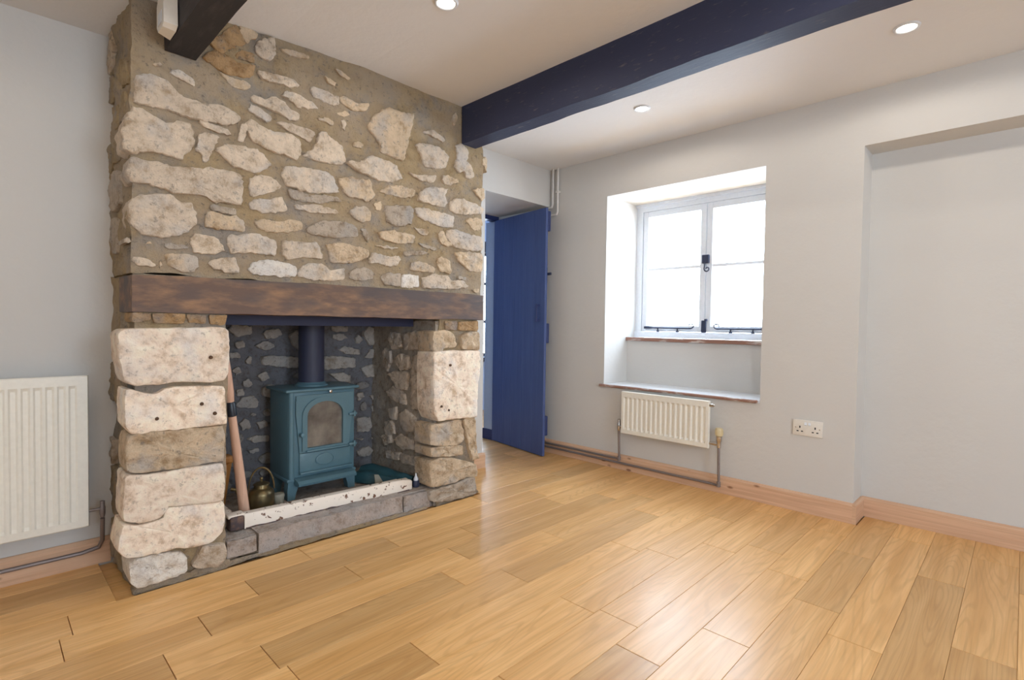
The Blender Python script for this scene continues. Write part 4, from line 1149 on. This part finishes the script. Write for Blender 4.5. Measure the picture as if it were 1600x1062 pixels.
CX = 1.272
inner = arch(CX, 0.098, 0.355, 0.52, 14, 0.72)
outer = arch(CX, 0.124, 0.342, 0.52, 14, 0.78)
dz0 = 0.345
inn = [p for p in inner]
m = MB()
rim = rect_match(outer, DX0, DX1, 0.332, DZ1, CX, 0.46)
ring_plate(m, rim, outer, 0.0, 0.014, FS)
dr = m.build('door', MAT['stove'], st)
m = MB(); ring_plate(m, outer, inner, 0.0, 0.022, FS); m.build('arch_moulding', MAT['stove'], dr)
m = MB(); m.prism(inner, 0.002, 0.006, FS); m.build('glass', MAT['stove_glass'], dr)
m = MB(); m.prism([(DX0, DZ1), (DX1, DZ1), (DX1, DZ1 - 0.022), (CX + 0.06, DZ1 - 0.024), (DX0, DZ1 - 0.022)], 0.014, 0.018, FS); m.build('door_head', MAT['stove'], dr)
m = MB(); m.box(CX - 0.105, CX + 0.125, SY0 - 0.035, SY0 - 0.012, 0.336, 0.346, 0.004, 2); m.build('door_rail', MAT['stove'], dr, smooth=30)
m = MB(); m.lathe((1.142, SY0 - 0.012, 0.43), [(0.011, 0), (0.009, -0.012), (0.006, -0.018), (0.012, -0.024), (0.012, -0.034), (0.004, -0.038)], 16, axis='y'); m.build('door_knob', MAT['stove'], dr, smooth=40)
for z in (0.50, 0.335):
    m = MB(); m.box(1.405, SX1 + 0.004, SY0 - 0.026, SY0 - 0.012, z, z + 0.014, 0.004, 2); m.tube([(1.438, SY0 - 0.02, z - 0.008), (1.438, SY0 - 0.02, z + 0.022)], 0.007, 10); m.build('hinge', MAT['stove'], st, smooth=40)
# ash door with oval badge and rail
m = MB(); m.box(DX0 + 0.02, DX1 - 0.012, SY0 - 0.013, SY0, 0.232, 0.330, 0.004, 2); ad = m.build('ash_door', MAT['stove'], st, smooth=30)
m = MB(); m.lathe((CX, SY0 - 0.013, 0.285), [(0.052, 0), (0.052, -0.006), (0.045, -0.008), (0.043, -0.005), (0.001, -0.006)], 32, axis='y', sy=0.62, cap=False); m.build('oval_badge', MAT['stove'], ad, smooth=30)
m = MB(); m.box(DX0 + 0.016, DX1 - 0.006, SY0 - 0.032, SY0 - 0.010, 0.226, 0.236, 0.004, 2); m.build('ash_rail', MAT['stove'], ad, smooth=30)
m = MB(); m.lathe((CX + 0.03, SY0 - 0.012, SZ1 - 0.006), [(0.008, 0), (0.008, -0.006), (0.003, -0.008)], 12, axis='y'); m.build('air_knob', MAT['steel'], st, smooth=40)
m = MB(); m.tube([(SX0 + 0.016, SY0 - 0.002, SZ0), (SX0 + 0.016, SY0 - 0.002, SZ1)], 0.014, 14); m.build('corner_bead', MAT['stove'], st, smooth=40)
m = MB(); m.prism([(SY0 + 0.02, 0.212), (SY0 - 0.05, 0.200), (SY0 - 0.066, 0.188), (SY0 - 0.062, 0.176), (SY0 + 0.02, 0.180)], SX0 + 0.03, SX1 - 0.02, lambda u, v, d: (d, u, v)); m.build('ash_lip', MAT['stove'], st)
m = MB(); m.box(SX0 - 0.006, SX1 + 0.006, SY0 - 0.01, SY1, 0.190, 0.207, 0.005, 2); m.build('base_plate', MAT['stove'], st, smooth=30)
for xa, sg in ((SX0 + 0.002, 1), (SX1 - 0.002, -1)):
    for ya in (SY0 - 0.004, SY1 - 0.05):
        m = MB(); m.prism([(0, 0.192), (0.062, 0.192), (0.040, 0.130), (0.034, 0.098), (-0.004, 0.098), (-0.004, 0.15)], ya, ya + 0.045, lambda u, v, d, xa=xa, sg=sg: (xa + sg * u, d, v)); m.build('leg', MAT['stove'], st)
m = MB(); m.lathe((1.265, 2.765, SZ1 + 0.016), [(0.086, 0), (0.086, 0.006), (0.074, 0.012), (0.069, 0.02)], 28); m.build('flue_collar', MAT['stove'], st, smooth=40)
m = MB(); m.tube([(1.265, 2.765, SZ1 + 0.03), (1.265, 2.765, 1.0)], 0.066, 32); m.build('flue_pipe', MAT['flue'], st, smooth=40)

# ------------------------------------------------------------------ fender
fd = empty('hearth_fender', (1.19, 2.4, 0.1), 'cream painted iron hearth fender with chipped rusty paint', 'fender')
m = MB()
prof = [(0.0, 0.0), (0.0, 0.050), (0.008, 0.062), (0.034, 0.066), (0.046, 0.060), (0.048, 0.0)]
yl, yr = 2.395, 2.352
FY = lambda x: yl + (yr - yl) * (x - 0.745) / 0.9
FZ = 0.101
n = 30
rings = []
for k in range(n + 1):
    x = 0.800 + (1.648 - 0.800) * k / n
    sq = 1.0 if k < n - 2 else (0.9 if k == n - 2 else (0.75 if k == n - 1 else 0.45))
    rings.append([m.bm.verts.new((x, FY(x) + 0.024 + (u - 0.024) * sq, FZ + v * (0.5 + sq / 2))) for u, v in prof])
for a, b in zip(rings, rings[1:]):
    for i in range(len(prof)):
        j = (i + 1) % len(prof)
        m.bm.faces.new((a[i], a[j], b[j], b[i]))
m.bm.faces.new(rings[0]); m.bm.faces.new(rings[-1][::-1])
m.build('front_bar', MAT['fender'], fd, smooth=40)
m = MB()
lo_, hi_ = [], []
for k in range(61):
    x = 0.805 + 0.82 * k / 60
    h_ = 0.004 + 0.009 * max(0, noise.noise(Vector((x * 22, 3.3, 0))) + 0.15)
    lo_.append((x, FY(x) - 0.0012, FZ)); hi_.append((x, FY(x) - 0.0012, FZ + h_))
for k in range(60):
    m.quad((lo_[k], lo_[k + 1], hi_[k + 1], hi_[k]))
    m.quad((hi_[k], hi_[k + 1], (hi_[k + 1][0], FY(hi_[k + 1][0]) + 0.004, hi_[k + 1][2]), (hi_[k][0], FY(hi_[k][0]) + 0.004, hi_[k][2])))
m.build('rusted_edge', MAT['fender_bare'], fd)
m = MB(); m.box(0.742, 0.800, 2.392, 2.452, FZ, FZ + 0.060, 0.008, 2); m.build('corner_block', MAT['fender_bare'], fd, smooth=30)
m = MB(); m.box(0.736, 0.806, 2.40, 2.455, FZ + 0.052, FZ + 0.067, 0.006, 2); m.build('corner_cap', MAT['fender'], fd, smooth=30)
m = MB(); m.box(0.738, 0.786, 2.452, 2.68, FZ, FZ + 0.058, 0.012, 2); m.build('side_bar', MAT['fender'], fd, smooth=30)
m = MB(); m.box(1.60, 1.645, 2.39, 2.42, FZ, FZ + 0.055, 0.012, 2); m.build('side_bar', MAT['fender'], fd, smooth=30)

# ------------------------------------------------------------------ things on the hearth
HZ = 0.101
kc = Vector((0.945, 2.60, HZ))
kt = empty('brass_kettle', kc, 'tarnished brass kettle with spout and loop handle on the hearth', 'kettle')
m = MB(); m.lathe(kc, [(0.050, 0), (0.056, 0.004), (0.058, 0.02), (0.058, 0.075), (0.054, 0.088), (0.044, 0.098), (0.034, 0.104), (0.032, 0.116), (0.036, 0.118)], 28); m.build('body', MAT['brass'], kt, smooth=40)
m = MB(); m.lathe(kc, [(0.037, 0.118), (0.036, 0.122), (0.022, 0.130), (0.006, 0.133), (0.005, 0.139), (0.009, 0.146), (0.006, 0.153), (0.001, 0.155)], 24); m.build('lid', MAT['brass'], kt, smooth=40)
m = MB(); m.tube([kc + Vector(p) for p in ((-0.050, 0.03, 0.03), (-0.075, 0.045, 0.045), (-0.085, 0.05, 0.075), (-0.095, 0.056, 0.098), (-0.115, 0.066, 0.104))], [0.014, 0.011, 0.009, 0.008, 0.009], 12); m.build('spout', MAT['brass'], kt, smooth=40)
m = MB(); m.tube([kc + Vector((0.052 * math.cos(a), -0.02 * math.cos(a), 0.095 + 0.105 * math.sin(a))) for a in [math.pi * k / 14 for k in range(15)]], 0.0045, 8); m.build('handle', MAT['brass'], kt, smooth=40)

tc = Vector((1.025, 2.60, HZ))
tn = empty('small_tin', tc, 'small grey lidded tin between the kettle and the stove leg', 'tin')
m = MB(); m.lathe(tc, [(0.024, 0), (0.026, 0.003), (0.026, 0.042)], 20); m.build('body', MAT['card'], tn, smooth=40)
m = MB(); m.lathe(tc, [(0.028, 0.040), (0.028, 0.052), (0.024, 0.056), (0.004, 0.057)], 20); m.build('lid', MAT['card'], tn, smooth=40)

# long pole leaning on the left pier
p0, p1 = Vector((0.842, 2.508, HZ)), Vector((0.742, 2.47, 0.86))
lp = lambda k: p0.lerp(p1, k)
po = empty('leaning_pole', p0, 'pale wooden pole with a black collar leaning beside the stove', 'pole')
m = MB(); m.tube([lp(0), lp(0.01), lp(0.3), lp(0.635)], [0.021, 0.0235, 0.021, 0.017], 12); m.build('shaft', MAT['pole'], po, smooth=40)
m = MB(); m.tube([lp(0.635), lp(0.64), lp(0.71), lp(0.72)], [0.017, 0.021, 0.020, 0.016], 14); m.build('collar', MAT['rubber'], po, smooth=40)
m = MB(); m.tube([lp(0.72), lp(0.78), lp(0.9), lp(0.985), lp(1.0)], [0.016, 0.020, 0.020, 0.017, 0.010], 12); m.build('handle', MAT['pole'], po, smooth=40)

# tapered orange wooden piece behind the pier
q = Vector((0.80, 2.70, HZ))
ow = empty('tapered_wooden_leg', q, 'tapered orange brown wooden leg with a wider top behind the left pier', 'wood')
m = MB()
for (za, zb, ra, rb) in ((0.0, 0.225, 0.014, 0.030),):
    b = bmesh.new(); bmesh.ops.create_cone(b, cap_ends=True, segments=4, radius1=ra * 1.41, radius2=rb * 1.41, depth=zb - za)
    m.merge(b, lambda c: q + Vector((c.x * 0.9 + c.z * 0.06, c.y, c.z + (zb + za) / 2)))
m.build('leg', MAT['orange_wood'], ow)
m = MB(); m.box(-0.036, 0.036, -0.034, 0.034, 0.225, 0.262, 0.010, 2, lambda c: q + Vector((c.x + 0.008, c.y, c.z))); m.build('block', MAT['orange_wood'], ow)

# crumpled glove and card
gl_ = empty('leather_gauntlet', (1.60, 2.60, HZ), 'dark teal leather glove lying crumpled on the hearth by the right jamb', 'glove')
m = MB()
path = [(1.525, 2.72), (1.565, 2.67), (1.61, 2.61), (1.645, 2.545), (1.68, 2.49), (1.705, 2.44)]
hts = [0.07, 0.085, 0.074, 0.060, 0.052, 0.042]
wd = [0.13, 0.15, 0.14, 0.11, 0.085, 0.06]
rows = []
for k in range(21):
    t_ = k / 20 * (len(path) - 1)
    i = min(int(t_), len(path) - 2); fr2 = t_ - i
    cx, cy = [path[i][j] + (path[i + 1][j] - path[i][j]) * fr2 for j in (0, 1)]
    hh = hts[i] + (hts[i + 1] - hts[i]) * fr2
    ww = wd[i] + (wd[i + 1] - wd[i]) * fr2
    rowv = []
    for j in range(17):
        s = j / 16 * 2 - 1
        fold = 0.010 * math.sin(j * 0.55 + k * 0.22) + 0.004 * math.sin(k * 0.7 - j * 0.5)
        zz = HZ + max(0.004, hh * (1 - abs(s) ** 9) * (0.82 + 0.18 * s) + fold * (1 - abs(s)))
        rowv.append(m.bm.verts.new((cx + s * ww * 0.55 * 0.77, cy + s * ww * 0.55 * 0.64 + 0.004 * math.sin(k * 0.8), zz)))
    rows.append(rowv)
for a, b in zip(rows, rows[1:]):
    for j in range(16):
        m.bm.faces.new((a[j], a[j + 1], b[j + 1], b[j]))
gb = [m.bm.verts.new((v.co.x, v.co.y, HZ + 0.001)) for v in (rows[0][0], rows[0][-1], rows[-1][-1], rows[-1][0])]
m.build('glove_body', MAT['cloth'], gl_, smooth=True)
m = MB(); m.prism([(1.50, 0.105), (1.555, 0.105), (1.53, 0.16), (1.505, 0.165)], 2.545, 2.551, lambda u, v, d: (u + 0.02, d + (0.165 - v) * -0.4, v))
tag(m.build('card_tag', MAT['card']), 'grey card tag standing against the dark glove', 'card')

bc = Vector((1.688, 2.385, 0.100))
bt = empty('nozzle_bottle', bc, 'small dark bottle with white pointed nozzle at the end of the fender', 'bottle')
m = MB(); m.lathe(bc, [(0.016, 0), (0.018, 0.004), (0.018, 0.030), (0.015, 0.036)], 18); m.build('body', MAT['flue'], bt, smooth=40)
m = MB(); m.lathe(bc, [(0.013, 0.036), (0.013, 0.046), (0.011, 0.050), (0.005, 0.062), (0.003, 0.074), (0.001, 0.076)], 18); m.build('nozzle', MAT['white_gloss'], bt, smooth=40)
m = MB(); m.tube([bc + Vector(p) for p in ((0.016, 0, 0.030), (0.030, 0, 0.026), (0.031, 0, 0.012), (0.017, 0, 0.008))], 0.004, 8); m.build('loop', MAT['flue'], bt, smooth=40)
